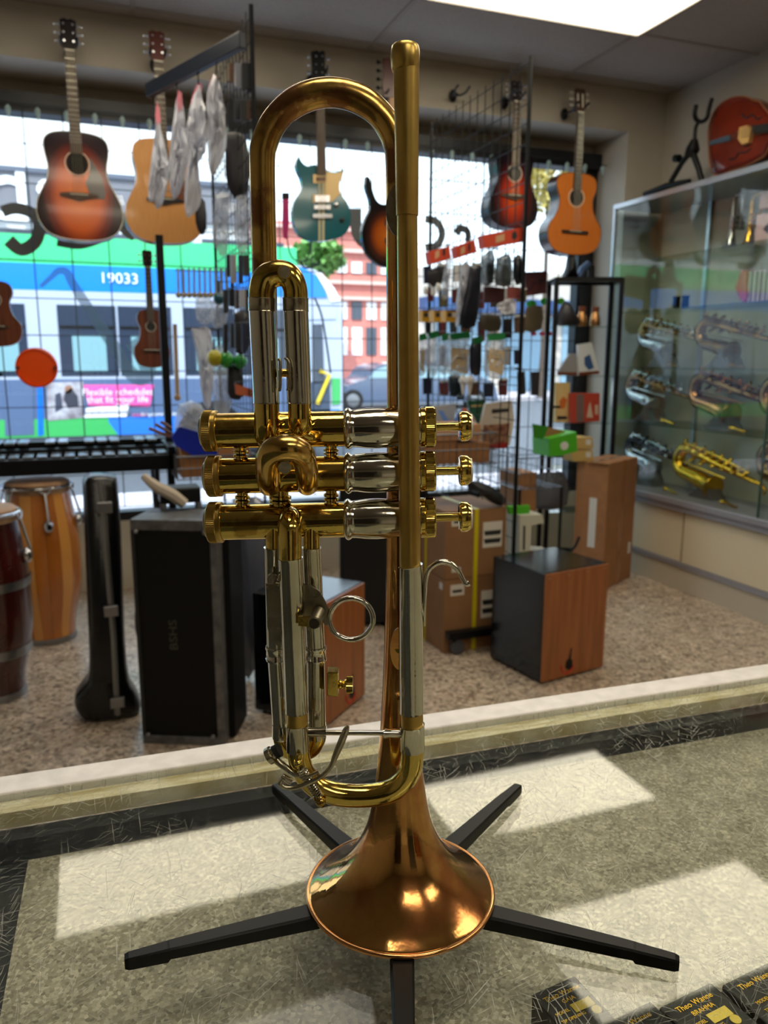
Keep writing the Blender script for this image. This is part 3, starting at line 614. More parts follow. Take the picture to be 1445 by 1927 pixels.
    MB().bx(x0-k*.8, x0+k*.8, Y-.0145, Y-.004, zn-.003, zn+.003).build('nut', BONE, t, smooth=False)
    st = MB()
    ns = 4 if name == 'ukulele' else 6
    for i in range(ns): u = (i/(ns-1)-.5)*2; st.tube([(x0+u*k*.85, Y-.018, zbr), (x0+u*k*.62, Y-.0155, zn)], .0006, 4)
    st.build('strings', FRETM, t)
    hs = [(x0-k*.8, zn), (x0+k*.8, zn), (x0+k*1.25, zn+(zt-zn)*.2), (x0+k*1.35, zt-(zt-zn)*.06), (x0+k*.6, zt), (x0, zt-(zt-zn)*.03), (x0-k*.6, zt), (x0-k*1.35, zt-(zt-zn)*.06), (x0-k*1.25, zn+(zt-zn)*.2)]
    hd = MB().prism([(x, Y-.006+(z-zn)*.12, z) for x, z in hs], (0, .014, 0)).build('headstock', headm if headm != 'x' else FB, t, smooth=False)
    if slot:
        for s in (-1, 1): MB().prism([(x0+s*k*.6+dx, Y-.0065+(z-zn)*.12, z) for dx, z in ((-k*.18, zn+.03), (k*.18, zn+.03), (k*.18, zt-.03), (-k*.18, zt-.03))], (0, .002, 0)).build('headstock_slot', BONE, hd, smooth=False)
    for s in (-1, 1):
        for i in range(tn):
            z = zn+(zt-zn)*(.28+.26*i if tn == 3 else .35+.35*i); y = Y+(z-zn)*.12
            tu = MB().cyl((x0+s*k*1.2, y+.002, z), (x0+s*k*2.1, y+.002, z), .0025, 8); tu.sph((x0+s*k*2.2, y+.002, z), .0062, 10, (.8, .5, 1.1))
            if not slot: tu.cyl((x0+s*k*.75, y-.016, z), (x0+s*k*.75, y, z), .0045, 10)
            tu.build('tuner', CHROME if not slot else BONE, t)
    if pick: MB().prism([(x0+dx*hw, Y-.0058, zb+hb*dz) for dx, dz in ((.30, .78), (.42, .70), (.55, .60), (.62, .46), (.58, .40), (.42, .40), (.22, .46), (.16, .54), (.26, .62))], (0, .0015, 0)).build('pickguard', pick, t, smooth=False)
    return t, x0, zn, Y
def hook(x, z, label, toY=4.26):
    t = wthing('guitar_hanger', label, 'wall hook', (x, 4.39, z), 'black guitar hangers on the wall')
    MB().puff([(x+.024*math.cos(a*PI/8), 4.385, z+.034*math.sin(a*PI/8)) for a in range(16)], (0, .013, 0), ((1, 0), (.92, .6), (.5, 1))).build('backplate', BLACK, t)
    MB().cyl((x, 4.38, z), (x, toY+.05, z-.005), .007, 10).build('arm', BLACK, t)
    MB().tube([(x-.035, toY-.035, z+.012), (x-.034, toY+.01, z-.004), (x-.02, toY+.045, z-.01), (x, toY+.055, z-.01), (x+.02, toY+.045, z-.01), (x+.034, toY+.01, z-.004), (x+.035, toY-.035, z+.012)], .006, 8, smooth=4).build('yoke', BLACK, t)
    return t
SB = lambda nm, cols: (lambda hb, hw: burst(nm, cols, (0, 0, hb*.40), (1/hw, 1, 1/(hb*.62))))
SIDE = mat('dark_guitar_sides', (44, 20, 16), .25)
GY = 4.22
g1 = acoustic('sunburst acoustic guitar with grey pickguard, leftmost full-size guitar on the wall', 132, 33, 150, 453, .388, GY, SB('tobacco_sunburst', [(.0, (228, 118, 10)), (.48, (206, 88, 4)), (.68, (120, 36, 8)), (.84, (44, 12, 14)), (1, (26, 8, 14))]), SIDE, mat('dark_headstock', (36, 24, 22), .25), pick=mat('grey_pickguard', (96, 88, 84), .15, coat=.5), binding=BONE)
g2 = acoustic('natural blond acoustic guitar half hidden by hanging plastic bags', 290, 55, 318, 458, .378, GY, mat('spruce_top', (206, 148, 84), .3, c2=(190, 130, 68), scale=30, stretch=(14, 1, .4), coat=.3), mat('light_sides', (150, 96, 54), .3), mat('red_brown_headstock', (92, 44, 36), .3), pick=mat('brown_pickguard', (110, 62, 40), .2), bridgem=EBON)
g5 = acoustic('small sunburst acoustic guitar hanging behind the right wire panel', 972, 150, 966, 430, .325, 4.24, SB('cherry_sunburst', [(.0, (216, 96, 24)), (.34, (180, 52, 20)), (.62, (76, 18, 20)), (.82, (22, 10, 18)), (1, (14, 8, 16))]), mat('black_sides', (24, 22, 30), .25), mat('dark_headstock', (36, 24, 22), .25), body=.53)
g6 = acoustic('orange classical guitar with slotted headstock near the window corner', 1087, 164, 1085, 480, .375, GY, mat('cedar_top', (206, 118, 42), .3, c2=(190, 102, 32), scale=30, stretch=(12, 1, .4), coat=.3), mat('rosewood_sides', (60, 40, 40), .2, coat=.5), 'x', slot=True, hole=.70, bridge=.28, waist=.92, binding=mat('dark_binding', (90, 46, 22), .4), bridgem=EBON)
for g, lb in ((g1, 'sunburst acoustic guitar'), (g2, 'blond acoustic guitar'), (g5, 'small sunburst guitar'), (g6, 'classical guitar')):
    hook(g[1], g[2]+.035, 'black wall hanger holding the neck of the '+lb, g[3])
p_ = P(853, 180, Y=4.38); hook(p_.x, p_.z, 'empty black guitar hanger on the wall right of the trumpet top', 4.28)
# ukuleles on the wire grid
acoustic('small brown ukulele hanging on the wire grid below the blond guitar', 275, 470, 289, 692, .185, 4.50, MAHO, MAHO, mat('dark_uke_head', (48, 30, 26), .4), tn=2, name='ukulele', depth=.06, body=.50, fbw=.019, bridge=.3, waist=.88)
acoustic('brown ukulele cut off by the left edge of the picture', -20, 400, -10, 652, .235, 4.50, MAHO, MAHO, MAHO, tn=2, name='ukulele', depth=.06, body=.50, fbw=.019, bridge=.3, waist=.88)
# electric guitar
def outline_px(pts, Y=None, X=None, sm=0):
    q = [P(x, y, Y=Y) if X is None else P(x, y, X=X) for x, y in pts]
    if sm: q = catmull(q+[q[0]], sm)[:-1]
    return q
Z3 = lambda pts, s, ox, oy: [(ox+x/s, oy+y/s) for x, y in pts]
EY = 4.22
e0 = P(607, 452, Y=EY)
t = wthing('electric_guitar', 'teal green electric guitar with gold pickguard and racing stripe inside the trumpet bow', 'guitar', (e0.x, EY, e0.z), 'guitars hanging in the window')
TEAL = mat('teal_lacquer', (14, 92, 104), .12, coat=.6); GPG = mat('gold_pickguard', (206, 176, 124), .25, .3)
body = Z3([(370, 192), (392, 235), (430, 262), (488, 252), (496, 310), (545, 300), (552, 292), (610, 304), (648, 296), (674, 278), (668, 330), (650, 372), (648, 425), (668, 468), (700, 512), (722, 580), (722, 650), (700, 705), (655, 745), (585, 765), (515, 772), (440, 765), (375, 730), (340, 670), (326, 600), (330, 530), (352, 480), (382, 435), (394, 395), (382, 340), (358, 290), (350, 240)], 3.6125, 460, 240)
MB().prism(outline_px(body, Y=EY, sm=3), (0, .045, 0)).build('body', TEAL, t, ang=30, bevel=.004)
def plate(name, pts, m, par, off, th=.003, Y=EY, sm=0): return MB().prism([p+Vector((0, -off, 0)) for p in outline_px(pts, Y=Y, sm=sm)], (0, th, 0)).build(name, m, par, smooth=False)
plate('pickguard', Z3([(550, 300), (612, 312), (650, 304), (666, 292), (660, 340), (645, 380), (645, 425), (655, 450), (590, 508), (572, 500), (572, 460), (545, 455), (545, 360), (552, 340)], 3.6125, 460, 240), GPG, t, .003)
plate('stripe', Z3([(503, 375), (543, 375), (543, 770), (503, 770)], 3.6125, 460, 240), mat('cream_stripe', (196, 186, 146), .25), t, .001, .0008)
plate('stripe', Z3([(517, 375), (527, 375), (527, 770), (517, 770)], 3.6125, 460, 240), TEAL, t, .0016, .0008)
plate('neck_pickup', Z3([(465, 320), (552, 320), (552, 380), (465, 380)], 3.6125, 460, 240), GPG, t, .006)
plate('pickup_cover', Z3([(485, 340), (550, 340), (550, 366), (485, 366)], 3.6125, 460, 240), mat('pickup_wood', (92, 58, 40), .4), t, .010)
pk = plate('bridge_pickup', Z3([(462, 456), (577, 456), (577, 512), (462, 512)], 3.6125, 460, 240), GPG, t, .006)
plate('pickup_cover', Z3([(477, 464), (575, 464), (575, 508), (477, 508)], 3.6125, 460, 240), CHROME, t, .010)
plate('bridge', Z3([(470, 530), (580, 530), (580, 558), (470, 558)], 3.6125, 460, 240), CHROME, t, .012, .008)
plate('tailpiece', Z3([(462, 590), (592, 590), (592, 616), (462, 616)], 3.6125, 460, 240), CHROME, t, .012, .008)
for px_, py_, m_ in ((620, 528, CHROME), (662, 628, EBON)): a = P(460+px_/3.6125, 240+py_/3.6125, Y=EY); MB().lathe([(.012, 0), (.012, .012), (.009, .014)], a, (0, -1, 0), 16).build('knob', m_, t)
plate('neck', [(599, 235), (611, 235), (612, 330), (596, 330), (596, 300)], FB, t, .010, .012)
a0, a1 = P(604, 330, Y=EY), P(601, 190, Y=EY)
MB().rings([[(a0.x-.025, EY-.014, a0.z), (a0.x+.025, EY-.014, a0.z), (a0.x+.02, EY+.01, a0.z), (a0.x-.02, EY+.01, a0.z)], [(a1.x-.021, EY-.014, P(600, 147, Y=EY).z), (a1.x+.021, EY-.014, P(600, 147, Y=EY).z), (a1.x+.016, EY+.008, P(600, 147, Y=EY).z), (a1.x-.016, EY+.008, P(600, 147, Y=EY).z)]]).build('fretboard', FB, t, smooth=False)
plate('headstock', [(588, 150), (586, 97), (596, 95), (601, 98), (606, 95), (611, 98), (612, 150)], BLACK, t, .004, .014)
for i in range(3):
    for s in (-1, 1):
        a = P(599+s*6, 108+i*15, Y=EY); MB().cyl(a, a+Vector((0, -.018, 0)), .005, 10).build('tuner', CHROME, t)
        MB().sph(a+Vector((s*.035, 0, 0)), .009, 8).build('tuner', CHROME, t)
st = MB()
for i in range(6): u = (i-2.5)*.0078; st.tube([(a0.x+u+.002, EY-.022, P(604, 392, Y=EY).z), (a1.x+u*.8, EY-.019, P(600, 147, Y=EY).z)], .0006, 4)
st.build('strings', FRETM, t)
hook(a1.x, P(600, 146, Y=EY).z+.03, 'black wall hanger holding the teal electric guitar', EY)
# bass
BY = 4.24
b0 = P(715, 498, Y=BY)
t = wthing('bass_guitar', 'sunburst electric bass with long horn, partly hidden behind the trumpet', 'guitar', (b0.x, BY, b0.z), 'guitars hanging in the window')
ol = outline_px([(689, 331), (697, 336), (703, 362), (712, 380), (727, 384), (752, 372), (768, 350), (775, 356), (768, 382), (764, 410), (772, 450), (764, 482), (745, 500), (722, 502), (700, 489), (685, 466), (681, 436), (687, 412), (696, 393), (695, 374), (688, 352)], Y=BY, sm=3)
cb = P(725, 445, Y=BY)-b0
MB().prism(ol, (0, .04, 0)).build('body', burst('bass_sunburst', [(0, (196, 104, 26)), (.45, (160, 74, 18)), (.75, (66, 28, 18)), (1, (14, 10, 14))], tuple(cb), (8.5, 0, 6.6)), t, ang=30, bevel=.004)
zn = P(735, 185, Y=BY).z; zb_ = P(735, 400, Y=BY).z; xx = P(738, 300, Y=BY).x
MB().bx(xx-.022, xx+.022, BY-.014, BY+.008, zb_, zn).build('fretboard', MAPLE, t, smooth=False)
plate('headstock', [(722, 182), (719, 160), (722, 130), (721, 110), (733, 108), (744, 130), (745, 165), (747, 184)], mat('red_brown_headstock', (92, 44, 36), .3), t, .004, .014, BY)
for i in range(4): a = P(718, 118+i*16, Y=BY); MB().sph(a+Vector((-.02, 0, 0)), .011, 8).cyl(a, a+Vector((-.03, 0, 0)), .004, 8).build('tuner', BLACK, t)
for yy in (415, 448): plate('pickup', [(724, yy), (760, yy), (760, yy+10), (724, yy+10)], BLACK, t, .004, .004, BY)
hook(xx, zn+.02, 'black wall hanger holding the electric bass behind the trumpet', BY)
# ---------------------------------------------------------------- wire grid in front of the window
WIRE = mat('black_wire', (18, 22, 24), .4, .4)
for k0, k1, lb in ((-6, 0, 'black wire display grid at the far left of the window'), (0, 6, 'black wire display grid hanging left of the trumpet in the window'), (6, 12, 'black wire display grid behind the trumpet in the window'), (12, 18, 'black wire display grid right of the trumpet in the window')):
    x0, x1 = -.202+.186*k0, -.202+.186*k1
    t = wthing('wire_grid', lb, 'display grid', (x0, 4.62, .5), 'wire grids in the window')
    for k in range(k0, k1+(1 if k1 == 18 else 0)): x = -.202+.186*k; MB().cyl((x, 4.62, .49), (x, 4.62, 2.56), .0032, 6).build('wire', WIRE, t)
    for j in range(-3, 9): z = 1.058+.189*j; MB().cyl((x0, 4.625, z), (x1, 4.625, z), .0026, 6).build('wire', WIRE, t)
bulbm = mat('clear_bulb', (200, 225, 220), .1, trans=.35)
lt = thing('string_lights', 'string of small clear pointed bulbs along the window top', 'string lights', (0, 4.6, 2.55))
for k in range(-5, 26):
    x = -.13+.135*k; MB().lathe([(.006, 0), (.014, -.012), (.013, -.025), (.003, -.06)], (x, 0, .0), n=10).build('bulb', bulbm, lt)
MB().tube([(-.9+.1*k, 0, .004) for k in range(44)], .002, 5).build('cable', BLACK, lt)
# orange disc
c = P(69, 692, Y=4.56); r = mpp(c)*37
t = thing('orange_disc', 'round orange plastic disc hanging on the wire grid above the xylophone', 'disc', (c.x, 4.57, c.z)); ORG = mat('orange_plastic', (255, 84, 0), .35, emit=0)
MB().lathe([(r*.97, 0), (r, .004), (r, .012), (r*.9, .018), (r*.88, .010), (.0005, .012)], (0, 0, 0), (0, -1, 0), 40).build('disc', ORG, t)
for s in (-1, 1): MB().cyl((s*r*.88, -.018, 0), (s*r*.88, -.03, 0), .01, 10).build('screw', mat('dark_screw', (120, 40, 10), .5), t)
# ================================================================ RIGHT-HAND SHOWCASE
CXF, ZT_, ZB_ = 3.165, 2.25, .525; CY1, CY0_ = 4.33, 1.2
AL = mat('satin_aluminium', (190, 192, 198), .3, .8); LAM = mat('cream_laminate', (214, 200, 172), .45); BACKP = mat('case_back_panel', (196, 188, 168), .7, var=.05, scale=4)
t = wthing('showcase', 'tall glass showcase with saxophones and cream sliding doors below', 'display case', (CXF, 2.7, 0))
MB().bx(CXF-.012, XR-.02, CY0_, CY1+.01, ZT_-.02, ZT_+.01).build('top_frame', AL, t, smooth=False, bevel=.002)
b = MB(); b.bx(CXF-.008, CXF+.012, CY1-.01, CY1+.01, ZB_, ZT_-.02); b.build('corner_post', AL, t, smooth=False)
MB().bx(CXF-.002, CXF+.003, 2.96, CY1-.01, ZB_, ZT_-.02).build('front_glass', GLASSC, t, smooth=False)
MB().bx(CXF+.006, CXF+.011, CY0_, 2.99, ZB_, ZT_-.02).build('front_glass', GLASSC, t, smooth=False)
MB().bx(CXF-.003, CXF+.012, 3.005, 3.010, ZB_, ZT_-.02).build('glass_edge', mat('glass_edge_green', (70, 92, 86), .2), t, smooth=False)
MB().bx(CXF+.012, XR-.03, CY1-.006, CY1, ZB_, ZT_-.02).build('end_glass', GLASSC, t, smooth=False)
MB().bx(XR-.03, XR-.02, CY0_, CY1, ZB_, ZT_-.02).build('back_panel', BACKP, t, smooth=False)
for Y in (3.9, 3.25, 2.6): MB().bx(XR-.05, XR-.03, Y-.012, Y+.012, ZB_, ZT_-.02).build('shelf_standard', AL, t, smooth=False)
b = MB(); b.bx(CXF-.02, XR-.02, CY0_, CY1+.01, .46, ZB_); b.bx(CXF-.03, CXF-.005, CY0_, CY1+.01, ZB_-.03, ZB_+.005)
b.build('deck', mat('grey_deck_trim', (150, 148, 156), .4, .3), t, smooth=False, bevel=.003)
MB().bx(CXF+.02, XR-.02, CY0_, CY1, .14, .46).build('base_carcass', mat('carcass', (150, 138, 120), .6), t, smooth=False)
for i, (y0, y1) in enumerate(((3.54, 4.32), (2.72, 3.52), (1.9, 2.70))): MB().bx(CXF+(.0 if i % 2 else .006), CXF+.018, y0, y1, .165, .455).build('sliding_door', LAM, t, smooth=False, bevel=.002)
MB().bx(CXF-.01, CXF+.02, CY0_, CY1, .135, .163).build('door_track', mat('grey_deck_trim', (150, 148, 156), .4, .3), t, smooth=False)
MB().bx(CXF-.002, XR-.02, CY0_, CY1, 0, .135).build('plinth', mat('plinth_laminate', (188, 178, 160), .5), t, smooth=False)
SHX = 3.36; SZ = []
for (x, y) in ((1300, 484), (1305, 581), (1300, 692), (1300, 800)):
    z = P(x, y, X=SHX).z; SZ.append(z); MB().bx(CXF+.03, XR-.03, CY0_+.02, CY1-.02, z-.008, z).build('glass_shelf', glassmat('shelf_glass', (236, 246, 240), .9), t, smooth=False)
SZ.append(ZB_)
SGOLD = mat('gold_lacquer', (222, 170, 52), .18, 1); SDARK = mat('antique_brass', (140, 104, 64), .25, 1); SSIL = mat('silver_plate', (170, 170, 172), .18, 1); SBLK = mat('black_nickel', (60, 58, 60), .2, .9)
def X3(pts, X, dy=0, dz=0):
    out = []; rs = []
    for x, y, w_ in pts: q = P(x, y, X=X); rs.append(mpp(q)*w_*.5); out.append(q+Vector((0, dy, dz)))
    return out, rs
TMPL = P(1285, 860, X=SHX)
def sax(ax_, ay, label, bodym, bellm, sc=1.0):
    tgt = P(ax_, ay, X=SHX); d = tgt-TMPL
    zi = max([z for z in SZ if z < tgt.z-.02] or [ZB_]); 
    t = wthing('saxophone', label, 'saxophone', (SHX, tgt.y, zi), 'saxophones in the showcase')
    def tb(pts, nm, m, par=t, n=14, sm=5, dx=0):
        p3, r = X3(pts, SHX); p3 = [TMPL+(p-TMPL)*sc+d+Vector((dx, 0, 0)) for p in p3]; r = [a*sc for a in r]
        return MB().tube(p3, r, n, True, sm).build(nm, m, par, ang=50)
    tb([(1277, 872, 24), (1279, 854, 23), (1291, 843, 21), (1312, 852, 20), (1345, 870, 17), (1380, 887, 14), (1410, 902, 11), (1425, 909, 9)], 'body_tube', bodym)
    tb([(1277, 870, 24), (1283, 884, 26), (1298, 892, 28), (1316, 901, 32), (1332, 911, 36), (1341, 917, 46), (1343, 918, 48)], 'bell', bellm)
    tb([(1424, 907, 8), (1434, 915, 7), (1440, 924, 6), (1437, 932, 5)], 'neck_receiver', bodym)
    for row, (ox_, oy_, nk, kr) in enumerate(((0, 0, 10, 13), (-6, 22, 7, 12), (4, -9, 8, 7))):
        for i in range(nk):
            u = i/(nk-1); x = 1292+ox_+u*118; y = 842+oy_+u*(52 if row != 1 else 34); p3, r = X3([(x, y, kr-u*4+2*((i*7) % 3))], SHX); q = TMPL+(p3[0]-TMPL)*sc+d
            MB().lathe([(r[0]*.6, 0), (r[0], .004), (r[0], .012), (r[0]*.5, .017)], q+Vector((-.016, 0, .010)), (-.6, .1+.1*((i*5) % 3-1), .8), 12).build('key_cup', bodym if (i+row) % 3 else bellm, t)
    tb([(1292, 832, 4), (1350, 856, 4), (1416, 890, 4)], 'key_rod', bellm, n=6, dx=-.02); tb([(1290, 868, 3), (1330, 884, 3), (1370, 900, 3)], 'key_rod', bellm, n=6, dx=-.022)
    # small wedge rest
    q = tgt+Vector((.0, -.22*sc, 0)); z0 = zi+.001
    MB().prism([(SHX-.05, q.y+.10, z0), (SHX-.05, q.y-.10, z0), (SHX-.05, q.y-.02, max(q.z-.12*sc, z0+.05))], (.10, 0, 0)).build('acrylic_rest', mat('grey_acrylic', (90, 92, 92), .15, trans=.3), t, smooth=False)
    return t
sax(1285, 860, 'bright gold saxophone on the bottom shelf of the showcase', SGOLD, SGOLD)
sax(1190, 838, 'black and silver saxophone at the bottom left of the showcase, behind the tall carton', SBLK, SSIL, .85)
sax(1315, 728, 'brown-gold saxophone on the middle shelf of the showcase', SDARK, mat('coppery_bell', (190, 130, 84), .2, 1))
sax(1192, 722, 'silver-belled saxophone with dark body on the middle shelf, left', SDARK, SSIL, .9)
sax(1325, 622, 'small antique brass saxophone on the upper shelf, right of the glass joint', mat('old_brass', (150, 108, 56), .25, 1), SDARK, .85)
sax(1215, 624, 'pale brass saxophone on the upper shelf at the left end of the showcase', mat('pale_brass', (170, 140, 90), .25, 1), SSIL, .85)
sax(1446, 860, 'copper-toned saxophone cut by the right picture edge, bottom shelf', SDARK, SDARK)
sax(1452, 738, 'copper-toned saxophone cut by the right picture edge, middle shelf', SDARK, SDARK)
for x, y, lb in ((1265, 683, 'upper shelf, left'), (1385, 684, 'upper shelf, right'), (1257, 786, 'middle shelf, left'), (1388, 800, 'middle shelf, right'), (1372, 931, 'case floor, right'), (1262, 908, 'case floor, left')):
    q = P(x, y, X=3.28); z = min(SZ, key=lambda a: abs(a-q.z+.01)); k = mpp(q)
    t = wthing('saxophone_neck', 'small curved brass saxophone neck lying on the '+lb, 'saxophone part', (3.28, q.y, z), 'saxophone necks in the showcase')
    MB().tube([(3.28, q.y+.05, z+.018), (3.28, q.y+.02, z+.020), (3.27, q.y-.03, z+.013), (3.26, q.y-.08, z+.010)], [.014, .009, .008, .006], 10, smooth=4).build('neck_tube', SGOLD if y > 780 else SDARK, t)
# upper shelf: standing bells
for x, yt, yb, m, lb in ((1374, 372, 468, SSIL, 'silver trumpet standing bell down on the top shelf of the showcase'), (1408, 372, 470, SGOLD, 'gold trumpet standing bell down on the top shelf, beside a silver one')):
    a = P(x, yb, X=SHX); z0 = SZ[0]; b_ = P(x, yt, X=SHX)
    t = wthing('display_trumpet', lb, 'trumpet', (SHX, a.y, z0), 'trumpets on the top shelf')
    H_ = b_.z-z0
    MB().lathe([(.058, .002), (.045, .012), (.028, .035), (.018, .08), (.012, .15), (.009, H_*.85), (.008, H_*.92)], (SHX, a.y, z0), n=24).build('bell', m, t, ang=60)
    MB().tube([(SHX, a.y, z0+H_*.9), (SHX, a.y-.01, z0+H_), (SHX, a.y-.04, z0+H_*1.02), (SHX, a.y-.06, z0+H_*.95), (SHX, a.y-.06, z0+H_*.4)], .008, 10, smooth=4).build('tubing', m, t)
    for k in range(3): MB().cyl((SHX-.03, a.y-.03, z0+H_*.42+k*.026), (SHX+.05, a.y-.03, z0+H_*.42+k*.026), .011, 12).build('valve', m, t)
PINK = mat('pale_pink_card', (206, 170, 172), .6)
for (x0, y0, x1, y1, lb) in ((1420, 395, 1470, 448, 'pale pink carton with dark print on the top shelf of the showcase'), (1428, 352, 1470, 394, 'pale pink carton stacked on another carton in the showcase')):
    a = P(x0, y1, X=3.30); b_ = P(x1, y0, X=3.30); z = a.z if y0 < 390 else SZ[0]
    t = wthing('pink_carton', lb, 'box', (3.30, (a.y+b_.y)/2, z), 'pale pink cartons in the showcase')
    MB().bx(3.30, 3.42, b_.y, a.y, z, b_.z).build('carton', PINK, t, smooth=False)
    if y0 > 390: MB().prism([(3.2995, a.y-.05, z+.07), (3.2995, a.y-.08, z+.10), (3.2995, a.y-.11, z+.07), (3.2995, a.y-.09, z+.04)], (-.0005, 0, 0)).build('printed_mark', mat('dark_print', (70, 62, 80), .6), t, smooth=False)
for x, lb in ((1272, 'small black cup-shaped mute on the second shelf, left one of two'), (1289, 'small black cup-shaped mute on the second shelf, right one of two')):
    q = P(x, 578, X=3.32); solo(MB().lathe([(.018, 0), (.022, .02), (.02, .055), (.024, .075)], (3.32, q.y, SZ[1]), n=18), 'mute', BLACK, lb, 'mute', 'black mutes on the second shelf')
# toy accordion
q = P(1400, 545, X=3.28); t = wthing('toy_accordion', 'small red accordion with striped white bellows on the second shelf', 'accordion', (3.28, q.y, SZ[1]), None)
RED = mat('red_enamel', (176, 18, 40), .25, coat=.5)
a = outline_px([(1395, 512), (1405, 517), (1404, 540), (1405, 560), (1400, 575), (1392, 566), (1382, 545)], X=3.27); zmin = min(p.z for p in a); a = [p+Vector((0, 0, SZ[1]+.001-zmin)) for p in a]
MB().prism(a, (.12, 0, 0)).build('end_block', RED, t, smooth=False)
for k in range(9): y_ = P(1407+k*4.5, 545, X=3.28).y; MB().bx(3.28, 3.38, y_-.008, y_-.001, SZ[1]+.001, SZ[1]+.16).build('bellows_fold', [mat('bellows_white', (222, 216, 220), .6), mat('bellows_mauve', (160, 130, 160), .6)][k % 2], t, smooth=False)
MB().bx(3.27, 3.39, P(1455, 545, X=3.28).y-.03, P(1450, 545, X=3.28).y, SZ[1]+.001, SZ[1]+.17).build('end_block', RED, t, smooth=False)
# cello lying on top of the showcase
CXP = 3.40
q = P(1390, 300, X=CXP)
t = wthing('cello', 'reddish brown cello lying on its side on top of the showcase', 'cello', (CXP, q.y, ZT_+.012), None)
CEL = mat('cello_varnish', (120, 40, 22), .2, c2=(88, 26, 16), scale=5, coat=.3)
co = [(1333, 268), (1334, 240), (1342, 214), (1358, 194), (1380, 183), (1402, 182), (1420, 189), (1430, 192), (1440, 205), (1452, 216), (1470, 214), (1480, 196), (1500, 178), (1530, 170), (1560, 180), (1578, 205), (1582, 240), (1575, 275), (1555, 296), (1520, 300), (1490, 285), (1478, 268), (1462, 262), (1448, 275), (1440, 292), (1428, 300), (1405, 312), (1375, 322), (1352, 330), (1340, 322), (1335, 300)]
cs = outline_px(co, X=CXP, sm=3); zm = min(p.z for p in cs)
cs = [Vector((p.x, p.y, max(p.z, ZT_+.012))) for p in cs]; cc = sum(cs, Vector())/len(cs)
MB().rings([[cc+(p-cc)*.86+Vector((-.022, 0, 0)) for p in cs], [cc+(p-cc)*.97+Vector((-.01, 0, 0)) for p in cs], cs, [p+Vector((.10, 0, 0)) for p in cs]]).build('body', CEL, t, ang=25)
MB().tube([p+Vector((-.002, 0, 0)) for p in cs], .004, 6, closed=True).build('edge_binding', mat('cello_edge', (150, 96, 60), .3), t)
def cq(x, y, off=.03): return P(x, y, X=CXP-off)
MB().prism([cq(1334, 266), (cq(1334, 273)), cq(1374, 264), cq(1372, 254)], (.012, 0, 0)).build('tailpiece', mat('blue_grey_tailpiece', (70, 90, 104), .3), t, smooth=False)
MB().prism([cq(1391, 240, .05), cq(1405, 236, .05), cq(1412, 244, .05), cq(1407, 268, .05), cq(1396, 272, .05), cq(1388, 262, .05)], (.05, 0, 0)).build('bridge', mat('bridge_maple', (206, 164, 96), .5), t, smooth=False)
MB().prism([cq(1414, 236, .05), cq(1416, 250, .05), cq(1600, 222, .05), cq(1600, 212, .05)], (.03, 0, 0)).build('fingerboard', EBON, t, smooth=False)
for pts in (((1395, 214), (1404, 222), (1414, 216), (1425, 224), (1434, 219)), ((1372, 300), (1384, 297), (1390, 288), (1402, 287), (1412, 280))): MB().tube([cq(x, y, .024) for x, y in pts], .004, 8, smooth=4).build('sound_hole', EBON, t)
st = MB()
for k in range(4): st.tube([cq(1372, 257+k*2, .034), cq(1400, 242+k*5, .055), cq(1600, 213+k*2, .055)], .0012, 4)
st.build('strings', FRETM, t)
# folding instrument stand on the showcase
t = wthing('instrument_stand', 'black folding instrument stand with U-shaped yoke on top of the showcase', 'stand', (3.34, P(1290, 350, X=3.34).y, ZT_+.012), None)
def st_t(nm, pts, X=3.34, sm=0): p3, r = X3(pts, X); p3 = [Vector((p.x, p.y, max(p.z, ZT_+.012+rr_))) for p, rr_ in zip(p3, r)]; MB().tube(p3, r, 12, True, sm).build(nm, BLACK, t)
st_t('yoke', [(1310, 197, 8), (1307, 215, 8), (1311, 226, 8), (1320, 229, 8), (1330, 222, 8), (1334, 205, 8), (1340, 184, 8)], sm=5)
st_t('upright', [(1316, 228, 7), (1309, 240, 7), (1307, 265, 7)], sm=4)
st_t('joint', [(1307, 262, 12), (1304, 280, 26), (1298, 294, 22)]); st_t('clamp_knob', [(1270, 298, 14), (1278, 298, 14)])
st_t('leg', [(1300, 285, 12), (1284, 305, 10), (1262, 342, 10)]); st_t('leg', [(1304, 288, 12), (1315, 318, 11), (1322, 345, 11)])
st_t('foot_bar', [(1212, 366, 9), (1255, 350, 12), (1298, 340, 8)])
